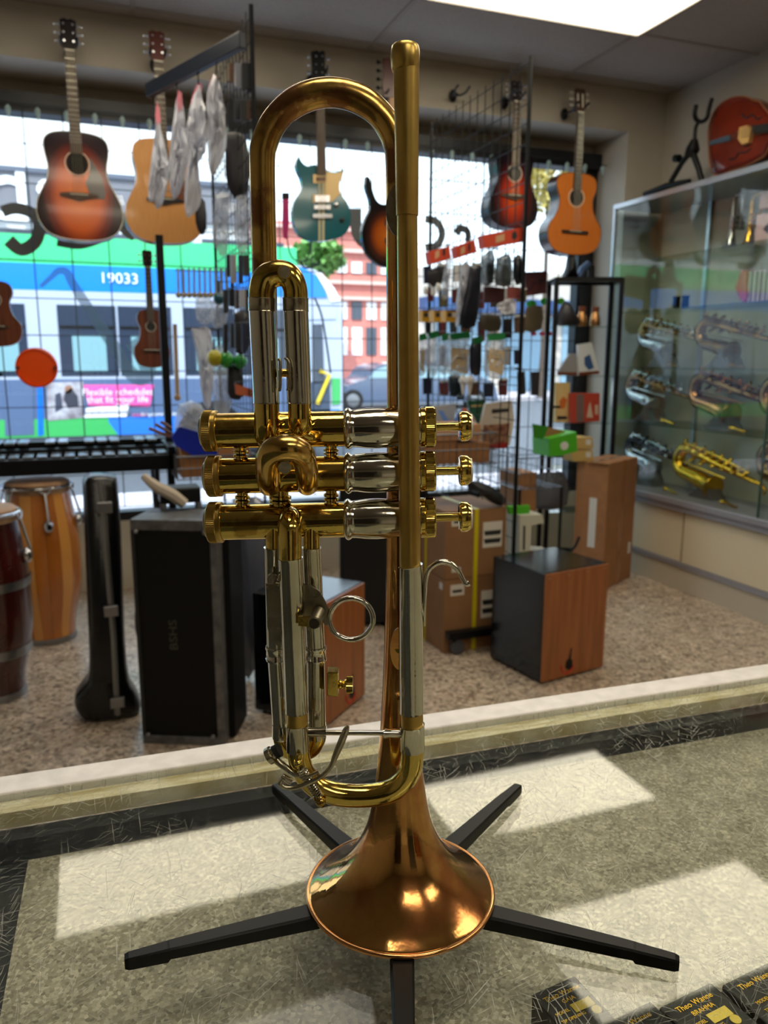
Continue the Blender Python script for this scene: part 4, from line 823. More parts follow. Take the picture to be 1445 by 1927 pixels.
# ================================================================ FLOOR-STANDING THINGS
def rbox(c, d, rz): return Matrix.Rotation(rz, 3, 'Z')
def cajon(label, pl, pf, pr, zt, logo, grp='cajon drums'):
    A, B, Cc = [P(x, y, Z=0) for x, y in (pl, pf, pr)]; u = (B-A); v = (Cc-B); v = v-u*(v.dot(u)/u.dot(u)); 
    if v.length < .30: v = v.normalized()*.31
    t = thing('cajon', label, 'cajon drum', (B.x, B.y, 0), math.atan2(v.y, v.x), grp)
    W_, D_, H_ = v.length, u.length, zt
    MB().bx(0, W_, .008, D_, .012, H_).build('shell', mat('black_cajon_shell', (8, 9, 11), .16), t, smooth=False, bevel=.004)
    tapa = MB().bx(.002, W_-.002, 0, .008, .012, H_-.003).build('playing_face', mat('cherry_ply', (158, 96, 52), .35, c2=(134, 78, 40), scale=10, stretch=(4, 1, .3)), t, smooth=False)
    for sx in (.03, W_-.03):
        for sy in (.03, D_-.03): MB().cyl((sx, sy, 0), (sx, sy, .013), .012, 12).build('rubber_foot', BLACK, t)
    if logo:
        cx_ = W_*logo; ring = MB().tube([(cx_+.035*math.cos(a*PI/12+.6), -.0008, .06+.035*math.sin(a*PI/12+.6)) for a in range(9, 22)], .003, 6); ring.build('red_logo_arc', mat('red_print', (190, 30, 20), .5), tapa)
        MB().prism([(cx_-.012, -.001, .05), (cx_+.01, -.001, .035), (cx_+.03, -.001, .045), (cx_+.028, -.001, .075), (cx_+.018, -.001, .085), (cx_+.022, -.001, .135), (cx_+.014, -.001, .13), (cx_+.006, -.001, .088), (cx_-.008, -.001, .08)], (0, .001, 0)).build('black_logo_mark', BLACK, tapa, smooth=False)
    for k in range(4): MB().cyl((.02+k*(W_-.04)/3, -.001, H_-.02), (.02+k*(W_-.04)/3, .001, H_-.02), .003, 8).build('face_screw', STEEL, tapa)
    return t
cajon('black and cherry wood cajon with red logo, standing right of the trumpet', (922, 1240), (1018, 1290), (1105, 1245), .475, .40)
cajon('black and cherry wood cajon seen behind the trumpet slides', (480, 1340), (612, 1372), (674, 1352), .475, .62)
def carton(name, label, pl, pf, pr, z0, zt, group=None, m=KRAFT, cat='box'):
    A, B, Cc = [P(x, y, Z=z0) for x, y in (pl, pf, pr)]; u = (A-B); v = (Cc-B); v = v-u*(v.dot(u)/u.dot(u))
    t = thing(name, label, cat, (B.x, B.y, z0), math.atan2(v.y, v.x), group); W_, D_, H_ = v.length, u.length, zt-z0
    return t, W_, D_, H_
TAPE = mat('packing_tape', (176, 132, 92), .15, trans=.2); LABEL = mat('shipping_label', (206, 206, 204), .5)
t, W_, D_, H_ = carton('carton', 'tall brown cardboard carton standing beside the showcase', (1068, 1100), (1132, 1113), (1229, 1093), 0, .745, 'brown cartons'); W_ *= .985; D_ *= .9
b = MB().bx(0, W_, 0, D_, .001, H_).build('carton_body', KRAFT, t, smooth=False, bevel=.004)
MB().bx(W_*.45, W_*.60, -.0006, 0, .001, H_).build('tape_strip', mat('tape_tan', (150, 100, 60), .2), b, smooth=False); MB().bx(0, W_, D_*.42, D_*.6, H_, H_+.0008).build('tape_strip', TAPE, b, smooth=False)
MB().bx(-.0008, 0, .06, .105, .25, .54).build('paper_label', LABEL, b, smooth=False); MB().bx(W_-.07, W_-.03, -.0008, 0, .16, .23).build('paper_label', LABEL, b, smooth=False)
MB().bx(-.012, -.002, -.01, .12, H_-.004, H_+.003).build('flap', TAPE, b, smooth=False)
YEL = mat('yellow_strap', (206, 190, 16), .4); DPR = mat('dark_ink', (36, 34, 34), .6); PRW = mat('printed_panel', (214, 208, 196), .5)
def stackbox(label, z0, zt, dx=0):
    t, W_, D_, H_ = carton('carton', label, (808+dx, 1205), (855+dx, 1240), (985+dx, 1228), 0, zt-z0, 'brown cartons'); t.location.z = z0
    t.location.x -= .02; t.location.y += .075
    W_ = .31; D_ = .34
    b = MB().bx(0, W_, 0, D_, .001, H_).build('carton_body', mat('kraft_brown', (138, 98, 62), .75, var=.06, scale=10), t, smooth=False, bevel=.003)
    MB().bx(.145, .165, -.002, 0, 0, H_).build('strap', YEL, t, smooth=False); MB().bx(.145, .165, 0, D_, H_, H_+.002).build('strap', YEL, t, smooth=False); MB().bx(-.002, 0, D_*.55, D_*.6, 0, H_).build('strap', YEL, t, smooth=False)
    p = MB().bx(.19, .29, -.001, 0, H_*.42, H_*.80).build('printed_panel', PRW, b, smooth=False)
    for zz in (.48, .60): MB().prism([(.20, -.0014, H_*zz), (.28, -.0014, H_*zz), (.285, -.0014, H_*(zz+.07)), (.195, -.0014, H_*(zz+.07))], (0, .0004, 0)).build('printed_picture', DPR, p, smooth=False)
    MB().bx(.03, .10, -.001, 0, H_*.78, H_*.93).build('printed_panel', PRW, b, smooth=False); MB().bx(.04, .09, -.0014, -.001, H_*.82, H_*.86).build('printed_picture', DPR, b, smooth=False)
    MB().bx(-.001, .0, .02, .05, H_*.86, H_*.95).build('paper_label', LABEL, b, smooth=False)
    MB().bx(.035, .08, -.001, 0, H_*.10, H_*.17).build('paper_label', LABEL, b, smooth=False)
    return t
stackbox('lower brown carton with yellow strap under another, right of the trumpet', 0, .345); stackbox('upper brown carton with yellow strap and printed panels, stacked right of the trumpet', .348, .66)
q = P(930, 905, Y=3.1)
t = solo(MB().puff(outline_px([(880, 878), (905, 880), (935, 895), (950, 912), (945, 926), (925, 920), (900, 900), (882, 895)], Y=3.12, sm=2), (0, .05, 0)), 'gig_bag', mat('black_nylon', (24, 26, 30), .5, bump=.5, bscale=60), 'crumpled black bag lying on the upper strapped carton', 'bag'); t.location.z = .662
# flight case
A = P(270, 1398, Z=0); B = P(413, 1403, Z=0); rz = math.atan2(B.y-A.y, B.x-A.x); W_ = (B-A).length; H_ = .80; D_ = .20
t = thing('flight_case', 'tall black case with worn grey metal edges and faded stencil letters', 'case', (A.x, A.y, 0), rz)
GM = mat('scuffed_grey_metal', (116, 116, 118), .5, .5, c2=(86, 86, 88), scale=24, bump=.3); VB = mat('black_vinyl', (8, 8, 7), .6, bump=.3, bscale=300, spec=.25)
MB().bx(.012, W_-.002, .002, D_, .012, H_-.012).build('case_body', VB, t, smooth=False)
MB().bx(W_+.022, W_+.045, .05, D_+.02, .01, H_-.01).build('lid', VB, t, smooth=False)
MB().bx(W_-.004, W_+.022, -.004, D_+.01, 0, H_).build('metal_edge', GM, t, smooth=False, bevel=.002)
MB().bx(0, W_, -.004, D_, H_-.035, H_).build('metal_edge', GM, t, smooth=False, bevel=.002); MB().bx(0, W_, -.004, D_, 0, .03).build('metal_edge', GM, t, smooth=False, bevel=.002)
MB().bx(0, .012, -.003, D_, .03, H_-.035).build('metal_edge', mat('dark_edge', (30, 30, 30), .5), t, smooth=False)
for x in (.02, W_-.02):
    for z in (.035, H_-.04): MB().sph((x, -.004, z), .008, 10).build('corner_rivet', STEEL, t)
MB().tube([(-.002, .1, .48), (-.03, .1, .46), (-.032, .1, .36), (-.002, .1, .34)], .010, 10, smooth=4).build('handle', BLACK, t)
text('BSHS', .040, mat('faded_stencil', (62, 64, 52), .7), t, frame_m((W_*.47, .0015, .40), (0, 0, 1), (-1, 0, 0)), ext=.0004, sx=1.25)
# things on the flight case
q = Vector((A.x+.12, A.y+.12, H_)); t = wthing('pedal_unit', 'small black unit with metal feet on the flight case', 'device', q)
MB().bx(q.x-.01, q.x+.13, q.y, q.y+.10, H_+.02, H_+.075).build('casing', BLACK, t, smooth=False, bevel=.006)
for s in (0, .12): MB().cyl((q.x+s, q.y+.01, H_), (q.x+s, q.y+.01, H_+.022), .012, 12).build('foot', STEEL, t)
o = MB(); o.tube([(q.x-.06, q.y+.03, H_+.12), (q.x-.02, q.y+.0, H_+.085), (q.x+.03, q.y-.01, H_+.055), (q.x+.07, q.y-.01, H_+.02)], [.012, .02, .022, .02], 8, smooth=4)
solo(o, 'cloth_strap', mat('cream_cloth', (190, 176, 160), .9, bump=.5, bscale=80), 'cream cloth strap draped over the black unit on the flight case', 'strap')
# trombone case
Yt = 2.94; q = P(200, 1352, Z=0)
t = wthing('trombone_case', 'tall narrow black trombone case standing upright with silver valance', 'case', (q.x, Yt, 0))
tc_ = [(155, 908), (163, 896), (188, 893), (214, 896), (221, 908), (228, 1000), (235, 1200), (243, 1275), (252, 1295), (264, 1318), (262, 1338), (238, 1352), (200, 1357), (158, 1350), (141, 1330), (143, 1308), (160, 1288), (168, 1262), (166, 1180), (160, 1040)]
op = outline_px(tc_, Y=Yt, sm=2); op = [Vector((p.x, p.y, max(p.z, 0.0))) for p in op]; cc = sum(op, Vector())/len(op)
MB().rings([[Vector((cc.x+(p.x-cc.x)*k1, Yt+dy, cc.z+(p.z-cc.z)*k2)) for p in op] for dy, k1, k2 in ((-.05, .72, .97), (-.035, .92, .993), (0, 1, 1), (.06, 1, 1), (.10, .9, .99), (.12, .7, .97))]).build('shell', mat('black_abs', (9, 9, 11), .25, bump=.4, bscale=120), t, ang=50)
def pts_on(pl, off): return [P(x, y, Y=Yt-off) for x, y in pl]
MB().tube(pts_on([(187, 905), (194, 960), (204, 1080), (214, 1200), (221, 1345)], .05), .0105, 4).build('valance', mat('silver_valance', (150, 148, 146), .35, .7), t, smooth=False)
for x, y in ((197, 955), (209, 1150), (221, 1322)): c = P(x, y, Y=Yt-.062); MB().bx(c.x-.025, c.x+.025, c.y-.008, c.y+.008, c.z-.02, c.z+.02).build('latch', STEEL, t, smooth=False, bevel=.003)
# congas
def conga(label, cx_, cy_, H_, rt, rm, rb, mA, mB, bands, head=True):
    t = thing('conga_drum', label, 'drum', (cx_, cy_, 0), 0, 'conga drums'); n = 18
    prof = [(rb, .02), (rb*1.06, .10), (rm*.97, H_*.35), (rm, H_*.52), (rm*.98, H_*.68), (rt, H_-.04)]
    pr = catmull([(a, b_, 0) for a, b_ in prof], 3)
    for k in range(n):
        a0, a1 = 2*PI*k/n+.004, 2*PI*(k+1)/n-.004; am = (a0+a1)/2
        R_ = []
        for v in pr: R_.append([(v.x*math.cos(a0), v.x*math.sin(a0), v.y), (v.x*1.004*math.cos(am), v.x*1.004*math.sin(am), v.y), (v.x*math.cos(a1), v.x*math.sin(a1), v.y), ((v.x-.012)*math.cos(a1), (v.x-.012)*math.sin(a1), v.y), ((v.x-.012)*math.cos(a0), (v.x-.012)*math.sin(a0), v.y)])
        MB().rings(R_).build('stave', mA if k % 3 else mB, t, ang=30)
    MB().lathe([(rb+.004, 0), (rb+.005, .02), (rb+.002, .028)], n=36).build('base_ring', STEEL, t)
    rim = MB().tube([((rt+.012)*math.cos(2*PI*k/40), (rt+.012)*math.sin(2*PI*k/40), H_-.022) for k in range(40)], .0075, 8, closed=True).build('tension_hoop', CHROME, t)
    MB().lathe([(rt+.006, H_-.05), (rt+.006, H_-.008), (rt-.004, H_), (.0005, H_+.002)], n=40, capt=False).build('skin_head', mat('drum_skin', (176, 140, 104), .6, c2=(140, 100, 72), scale=9), t, ang=50)
    for k in range(6):
        a = -PI/2+.25+2*PI*k/6; d = Vector((math.cos(a), math.sin(a), 0)); s = Vector((-d.y, d.x, 0))
        lg = MB().tube([d*(rt+.016)+Vector((0, 0, H_-.02))+s*-.03, d*(rt+.02)+Vector((0, 0, H_-.045)), d*(rt+.016)+Vector((0, 0, H_-.02))+s*.03], .005, 6, smooth=3)
        lg.cyl(d*(rt+.02)+Vector((0, 0, H_-.045)), d*(rm+.02)+Vector((0, 0, H_-.17)), .005, 8); lg.build('tension_rod', CHROME, t)
        MB().puff([d*(rm+.004)+s*(.022*math.cos(j*PI/6))+Vector((0, 0, H_-.19+.032*math.sin(j*PI/6))) for j in range(12)], d*.018, ((1, 0), (.9, .5), (.5, 1))).build('side_plate', CHROME, t)
    for z, ww in bands:
        rr = [v.x for v in sorted(pr, key=lambda v: abs(v.y-z))][0]+.004; MB().lathe([(rr, z-ww/2), (rr+.001, z), (rr, z+ww/2)], n=40, capb=False, capt=False).build('metal_band', STEEL, t, ang=60)
    return t
OW = mat('orange_maple', (196, 120, 44), .22, c2=(170, 96, 30), scale=8, stretch=(1, 1, .2), coat=.5); OW2 = mat('light_maple', (216, 150, 74), .22, coat=.5)
RW = mat('dark_red_stave', (74, 22, 16), .2, c2=(54, 14, 12), scale=8, coat=.5)
conga('orange maple conga drum behind the dark red one, far left', -.235, 3.93, .765, .135, .168, .118, OW, OW2, [])
conga('dark red conga drum with metal bands cut by the left picture edge', -.405, 3.30, .76, .125, .155, .105, RW, RW, [(.20, .035), (.47, .035)])
# xylophone on a stand
t = wthing('xylophone', 'long black framed xylophone with two rows of glossy bars in front of the window', 'xylophone', (-.3, 4.0, 0))
XBAR = mat('polished_bars', (176, 182, 192), .22, .9); zf, zr = .862, .925
MB().bx(-1.5, .372, 3.83, 3.87, .80, .872).build('front_rail', BLKMET, t, smooth=False, bevel=.004); MB().bx(-1.5, .372, 4.0, 4.03, .82, .90).build('middle_rail', BLKMET, t, smooth=False)
MB().bx(-1.5, .372, 4.20, 4.24, .82, .915).build('rear_rail', BLKMET, t, smooth=False); MB().bx(.35, .385, 3.83, 4.24, .80, .91).build('end_board', BLKMET, t, smooth=False, bevel=.004)
for k in range(30):
    x = .325-k*.0585; MB().bx(x-.022, x+.022, 3.86-.01, 4.03, .872, .884).build('natural_bar', XBAR, t, smooth=False, bevel=.003)
for k in range(30):
    if (k % 7) in (2, 6): continue
    x = .325-k*.0585-.029; MB().bx(x-.022, x+.022, 4.04, 4.21, .917, .929).build('sharp_bar', XBAR, t, smooth=False, bevel=.003)
for s in (0, 1): MB().tube([(.30-s*1.5, 3.9, .80), (.30-s*1.5, 4.15, .02)], .014, 8).build('stand_leg', BLKMET, t); MB().tube([(.30-s*1.5, 4.15, .80), (.30-s*1.5, 3.9, .02)], .014, 8).build('stand_leg', BLKMET, t)
# black speaker cabinet behind the slides
A = P(640, 1180, Z=0)
t = thing('speaker_cabinet', 'large plain black cabinet behind the cajon and trumpet bell stem', 'speaker', (A.x, A.y, 0), math.radians(-20))
MB().bx(0, .42, 0, .36, .02, .74).build('cabinet', mat('black_carpet', (12, 13, 17), .7), t, smooth=False, bevel=.008); MB().bx(.02, .40, -.008, 0, .06, .70).build('grille', mat('black_grille', (8, 8, 10), .5), t, smooth=False)
for sx in (.04, .38): MB().bx(sx-.02, sx+.02, .02, .34, 0, .02).build('foot', BLACK, t, smooth=False)
o = MB(); pp_ = outline_px([(440, 1012), (470, 1008), (498, 1015), (505, 1080), (500, 1200), (492, 1290), (470, 1345), (455, 1300), (450, 1180), (440, 1090)], Y=3.1, sm=2)
t = solo(o.puff(pp_, (0, .07, 0)), 'wrapped_bundle', mat('silvery_wrap', (92, 96, 110), .18, .2, bump=1, bscale=22), 'silvery plastic wrapped bundle standing between flight case and cajon', 'bag'); t.location.z = 0.0
#@@P3B
# ================================================================ WIRE RACKS WITH MERCHANDISE
def side_rack(label, X, y0, y1, z0, z1, legs):
    t = wthing('gridwall_rack', label, 'display rack', (X, y0, 0), 'gridwall display racks')
    m = MB(); n = round((y1-y0)/.0762)
    for k in range(n+1):
        y = y0+(y1-y0)*k/n; m.cyl((X, y, z0), (X, y, z1), .0028 if k else .004, 5)
    k = 0
    while z0+k*.0762 <= z1+.01: z = z0+k*.0762; m.cyl((X-.003, y0, z), (X-.003, y1, z), .0022, 5); k += 1
    m.build('wire_mesh', WIRE, t, kind='stuff')
    for y in (y0, y1): MB().bx(X+.003, X+.013, y-.005, y+.005, .08, z1).build('upright', BLKMET, t, smooth=False)
    if legs:
        for y in (y0+.0, y1-.1):
            MB().bx(X-.32, X+.30, y-.02, y+.02, .075, .11).build('base_arm', BLKMET, t, smooth=False)
            for s in (-.27, .26):
                c = MB().cyl((X+s, y-.012, .034), (X+s, y+.012, .034), .034, 20); c.bx(X+s-.006, X+s+.006, y-.015, y+.015, .055, .078); c.build('caster', mat('grey_rubber', (70, 70, 74), .5), t)
    return t
RX = 1.78
side_rack('tall black wire rack crowded with bagged accessories right of the trumpet', RX, 3.06, 4.05, .14, 2.53, True)
side_rack('tall black wire rack hung with bags and percussion left of the trumpet', .66, 3.17, 4.2, .95, 2.60, False)
q0, q1 = P(457, 75, Y=3.16), P(279, 172, Y=3.72)
t = wthing('bag_rail', 'long black rectangular arm sloping from the left wire rack, hung with bags', 'rail', q1)
d = (q1-q0); M3 = Matrix((d.normalized(), Vector((0, 0, 1)).cross(d.normalized()), Vector((0, 0, 1)))).transposed()
MB().box((q0+q1)/2, (d.length, .03, .055), M3).build('arm_tube', mat('blue_black_metal', (28, 34, 46), .35, .2), t, smooth=False, bevel=.003)
for bx_, by_, bY in ((295, 197, 3.70), (335, 174, 3.54), (374, 157, 3.41), (404, 140, 3.30)):
    e = P(bx_, by_+3, Y=bY); u = min(.97, max(.03, (bY-3.16)/(3.72-3.16))); c = q0+d*u
    MB().tube([c+Vector((0, 0, -.02)), Vector((c.x, c.y, e.z+.06)), Vector(((c.x+e.x)/2, (c.y+e.y)/2, e.z+.015)), e], .0032, 6, smooth=3).build('hook', BLKMET, t)
PKT = mat('pink_header', (222, 130, 146), .5)
BASKET = mat('chrome_wire', (110, 112, 118), .3, .8)
def item(name, label, cat, pts, Y, th, m, group=None, sm=2, flat=False, extra=(), peg=None):
    o = outline_px(pts, Y=Y, sm=sm if not flat else 0); zs = [p.z for p in o]; org = Vector((sum(p.x for p in o)/len(o), Y, min(zs)))
    t = wthing(name, label, cat, org, group)
    cr = not flat and m.name.endswith('_bag'); o = outline_px(pts, Y=Y, sm=3) if cr else o
    mb_ = MB().prism([p-Vector((0, th/2, 0)) for p in o], (0, th, 0)) if flat else MB().puff(o, (0, th/2, 0), ((1, 0), (.93, .4), (.8, .7), (.62, .9), (.45, 1), (.25, 1), (.08, 1)) if cr else ((1, 0), (.9, .45), (.6, .85), (.2, 1)))
    if cr:
        rc = random.Random(int(pts[0][0]*7+pts[0][1])); mb_.v = [v+Vector((rc.uniform(-.003, .003), rc.uniform(-.011, .011), rc.uniform(-.005, .005))) for v in mb_.v]
    mb_.build({'bag': 'pouch'}.get(name, 'main_part') if 0 else name+'_body', m, t, smooth=not flat)
    if peg is not None:
        e = max(o, key=lambda p: p.z); MB().tube([Vector((e.x, Y, e.z-.006)), Vector((e.x, Y, e.z+.006)), Vector((peg, Y, e.z+.012))], .0022, 5).build('peg_hook', BASKET, t)
    for nm, pp, off, th2, m2 in extra:
        MB().prism([p-Vector((0, th/2+off, 0)) for p in outline_px(pp, Y=Y)], (0, th2, 0)).build(nm, m2, t, smooth=False)
    return t
GB = 'white plastic bags on the black sloping bar'
item('plastic_bag', 'long crumpled white plastic bag, leftmost on the black sloping bar', 'bag', [(295, 195), (302, 235), (313, 290), (318, 325), (311, 365), (299, 395), (290, 380), (279, 378), (283, 320), (290, 260)], 3.70, .05, WHITEBAG, GB, sm=1, extra=[('pink_header', [(294, 195), (299, 205), (302, 230), (295, 240), (291, 220)], -.002, .004, PKT)])
item('plastic_bag', 'crumpled white plastic bag, second from the left on the black sloping bar', 'bag', [(335, 172), (344, 205), (356, 285), (347, 335), (333, 372), (323, 368), (318, 330), (322, 250)], 3.54, .05, WHITEBAG, GB, sm=1, extra=[('pink_header', [(334, 172), (341, 178), (342, 205), (334, 215), (331, 195)], -.002, .004, PKT)])
item('plastic_bag', 'wide crumpled white plastic bag, third from the left on the black sloping bar', 'bag', [(374, 155), (382, 190), (389, 240), (386, 285), (368, 320), (378, 360), (370, 395), (350, 410), (348, 350), (354, 300), (351, 240), (360, 195)], 3.41, .05, WHITEBAG, GB, sm=1, extra=[('pink_header', [(373, 152), (380, 158), (378, 190), (366, 205), (358, 195), (362, 180)], -.03, .004, PKT)])
item('plastic_bag', 'crumpled white plastic bag, rightmost on the black sloping bar beside the rack', 'bag', [(404, 138), (412, 160), (422, 210), (425, 275), (410, 318), (396, 330), (391, 290), (390, 220), (391, 165)], 3.30, .05, WHITEBAG, GB, sm=1, extra=[('pink_header', [(402, 138), (409, 145), (408, 165), (396, 190), (391, 180), (393, 160)], -.03, .004, PKT)])
DARKB = mat('dark_pouch', (40, 38, 44), .4, bump=.5, bscale=50)
GC = 'bags hanging on the left wire rack'
for lb, pts, Y, m in (
    ('clear bag with grey contents hanging on the left rack, under the white bags', [(405, 365), (432, 362), (430, 400), (428, 470), (412, 478), (400, 440), (402, 400)], 3.2, CLEARBAG),
    ('clear bag with grey contents hanging nearest the trumpet bow on the left rack', [(445, 368), (468, 372), (470, 420), (466, 468), (450, 478), (441, 440), (443, 400)], 3.0, CLEARBAG),
    ('dark brown drum key pouch hanging beside the blond guitar', [(372, 368), (386, 380), (389, 430), (378, 442), (368, 420), (368, 388)], 4.05, DARKB),
    ('black pouch high on the left rack below the white bags', [(425, 250), (462, 255), (470, 330), (462, 372), (440, 372), (424, 330)], 3.15, DARKB),
    ('pale clear bag of small parts below the mallet row', [(368, 560), (395, 560), (398, 600), (388, 612), (370, 600)], 4.06, CLEARBAG),
    ('clear bag with a round white item below the mallet row', [(397, 565), (425, 562), (428, 605), (412, 618), (397, 605)], 3.5, CLEARBAG),
    ('pale grey sleeve hanging at an angle on the left rack', [(360, 618), (395, 620), (402, 700), (395, 770), (380, 745), (372, 680)], 3.6, WHITEBAG),
    ('grey transparent sleeve hanging lower on the left rack', [(404, 650), (430, 660), (436, 745), (425, 790), (405, 785), (400, 720)], 3.45, CLEARBAG),
    ('dark packet low on the left rack beside the first valve slide', [(428, 690), (455, 690), (458, 745), (440, 752), (428, 740)], 3.3, DARKB),
    ('black packet of drum keys hanging low on the left rack', [(440, 590), (468, 585), (470, 650), (452, 668), (440, 650)], 3.1, DARKB)):
    item('hanging_bag', lb, 'bag', pts, min(4.12, Y+.33) if Y < 4 else 4.10, .04, m, GC, peg=.66 if Y < 4 else .385)
item('card_pack', 'orange and grey card pack low on the left rack', 'packet', [(442, 722), (474, 732), (474, 748), (444, 742)], 3.4, .01, mat('orange_card', (196, 100, 60), .6), None, flat=True, peg=.66)
# row of small mallets / whistles
for k in range(10):
    x = 335+k*10; Yk = 3.95-k*.02
    a, b_ = P(x, 505, Y=Yk), P(x+1, 555, Y=Yk)
    t = wthing('mallet', 'pale handled mallet in the hanging row on the left rack, '+('leftmost', 'second from left', 'third from left', 'fourth from left', 'fifth from left', 'fifth from right', 'fourth from right', 'third from right', 'second from right', 'rightmost')[k], 'mallet', b_, 'mallets hanging in a row')
    MB().cyl(a, b_, .006, 8).build('handle', mat('pale_blue_handle', (140, 160, 190), .3), t); MB().sph(b_, .014, 10).build('head', mat('felt_head', (172, 160, 136), .9), t)
MB_ = MB().tube([P(330, 509, Y=3.98), P(466, 512, Y=3.72)], .003, 6); solo(MB_, 'hanging_rod', BLKMET, 'thin black rod carrying the row of mallets', 'rod')
for x, y, r, m, lb in ((412, 562, 11, (24, 84, 104), 'dark teal egg shaker under the mallet row, left one'), (438, 563, 14, (24, 84, 110), 'larger dark teal egg shaker under the mallet row, right one'), (404, 674, 15, (186, 176, 40), 'yellow striped ball shaker on the left rack'), (425, 677, 15, (50, 160, 60), 'green ball shaker next to the yellow one on the left rack'), (452, 680, 13, (40, 160, 70), 'green ball shaker nearest the trumpet slide')):
    q = P(x, y, Y=3.6); rr = r*mpp(q); t = wthing('ball_shaker', lb, 'shaker', q+Vector((0, 0, -rr)), 'coloured shakers on the left rack')
    MB().sph(q, rr, 18, (1, 1, 1.05)).build('shell', mat('shaker_%d' % x, m, .3, coat=.3), t); MB().cyl(q+Vector((0, 0, rr)), q+Vector((0, 0, rr+.05)), .005, 8).tube([q+Vector((0, 0, rr+.045)), Vector((.66, q.y, q.z+rr+.05))], .002, 5).build('handle', BLACK, t)
for x0, y0, y1, lb in ((478, 390, 440, 'pink strap hanging behind the trumpet bow'), (540-2, 375, 420, 'pink and black strap hanging beside the teal guitar')):
    t = item('guitar_strap', lb, 'strap', [(x0-6, y0), (x0+5, y0), (x0+6, y1), (x0+2, y1+30), (x0-5, y1+28), (x0-7, y1)], 4.6, .008, mat('pink_webbing', (206, 50, 120), .7), 'straps by the window', flat=True, extra=[('black_tab', [(x0-7, y0-12), (x0+6, y0-12), (x0+6, y0), (x0-7, y0)], 0, .012, BLACK)])
def cable(name, label, pts, Y, r, m, cat='cable', sm=6):
    p = [P(x, y, Y=Y) for x, y in pts]; return solo(MB().tube(p, r, 8, True, sm), name, m, label, cat, None, p[0])
cable('cable', 'black coiled cable hanging below the teal guitar', [(541, 395), (540, 440), (545, 475), (556, 490), (572, 492), (582, 478), (584, 450)], 4.612, .0045, BLACK)
cable('cable', 'black plug end of a cable lying below the cable loop', [(566, 494), (572, 503), (585, 503), (598, 497), (602, 490)], 4.612, .006, BLACK)
cable('cable', 'thin black cord hanging in front of the bus right of the valve slide', [(592, 560), (604, 590), (611, 625), (617, 665), (622, 702)], 4.61, .006, BLACK)
# black post at the left and window stick
solo(MB().bx(.365, .40, 4.08, 4.12, 0, 1.90), 'rack_post', BLKMET, 'square black upright post standing behind the ukulele', 'post', smooth=False)
q = P(332, 745, Y=4.59); t = wthing('rain_stick', 'pale tube with a tan end knob hanging left of the black post', 'percussion', q)
MB().cyl(P(329, 610, Y=4.59), P(334, 742, Y=4.59), .012, 12).build('tube', mat('tan_tube', (176, 150, 120), .5), t); MB().sph(P(334, 748, Y=4.59), .02, 12).build('knob', mat('tan_knob', (170, 140, 110), .6), t)
# tower of baskets at the left: bag, blue folder, cartons
BASKET = mat('chrome_wire', (110, 112, 118), .3, .8)
def basket(label, x0, x1, y0, y1, z0, z1, grp='wire baskets'):
    t = wthing('wire_basket', label, 'basket', ((x0+x1)/2, (y0+y1)/2, z0), grp); m = MB()
    for z in (z0+.004, (z0+z1)/2, z1): m.tube([(x0, y0, z), (x1, y0, z), (x1, y1, z), (x0, y1, z)], .003 if z < z1 else .0045, 5, closed=True)
    n = int((x1-x0)/.03)
    for k in range(n+1): x = x0+(x1-x0)*k/n; m.tube([(x, y0, z1), (x, y0, z0), (x, y1, z0), (x, y1, z1)], .0018, 4)
    n = int((y1-y0)/.03)
    for k in range(n+1): y = y0+(y1-y0)*k/n; m.tube([(x0, y, z1), (x0, y, z0)], .0018, 4); m.tube([(x1, y, z1), (x1, y, z0)], .0018, 4)
    m.build('wire_mesh', BASKET, t, kind='stuff'); return t
a = P(335, 905, Y=3.7)
basket('chrome wire basket holding a tan carton left of the valve caps', a.x, a.x+.36, 3.7, 3.95, a.z, a.z+.11)
solo(MB().bx(a.x+.02, a.x+.34, 3.72, 3.93, a.z+.01, a.z+.15), 'carton', mat('tan_carton', (164, 112, 66), .7), 'flat tan carton in the wire basket left of the valve caps', 'box', 'brown cartons', smooth=False, bevel=.003)
item('blue_folder', 'bright blue plastic folder above the tan carton, left of the top valve', 'folder', [(336, 802), (398, 820), (410, 855), (360, 856), (330, 838), (322, 822)], 3.72, .03, mat('blue_plastic', (10, 40, 170), .35), None, flat=True)
item('plastic_bag', 'cloudy plastic carrier bag standing above the blue folder', 'bag', [(336, 760), (360, 755), (385, 770), (398, 800), (396, 822), (340, 804), (328, 806), (332, 780)], 3.74, .12, CLEARBAG, None)
for x0, y0, x1, y1, lb in ((280, 806, 322, 822, 'lowest'), (292, 798, 322, 816, 'middle'), (302, 793, 322, 806, 'topmost')): cable('wooden_stick', 'brown wooden stick end poking out beside the blue folder, '+lb+' one', [(x0, y0), (x1, y1)], 3.75, .008, MAHO, 'stick')
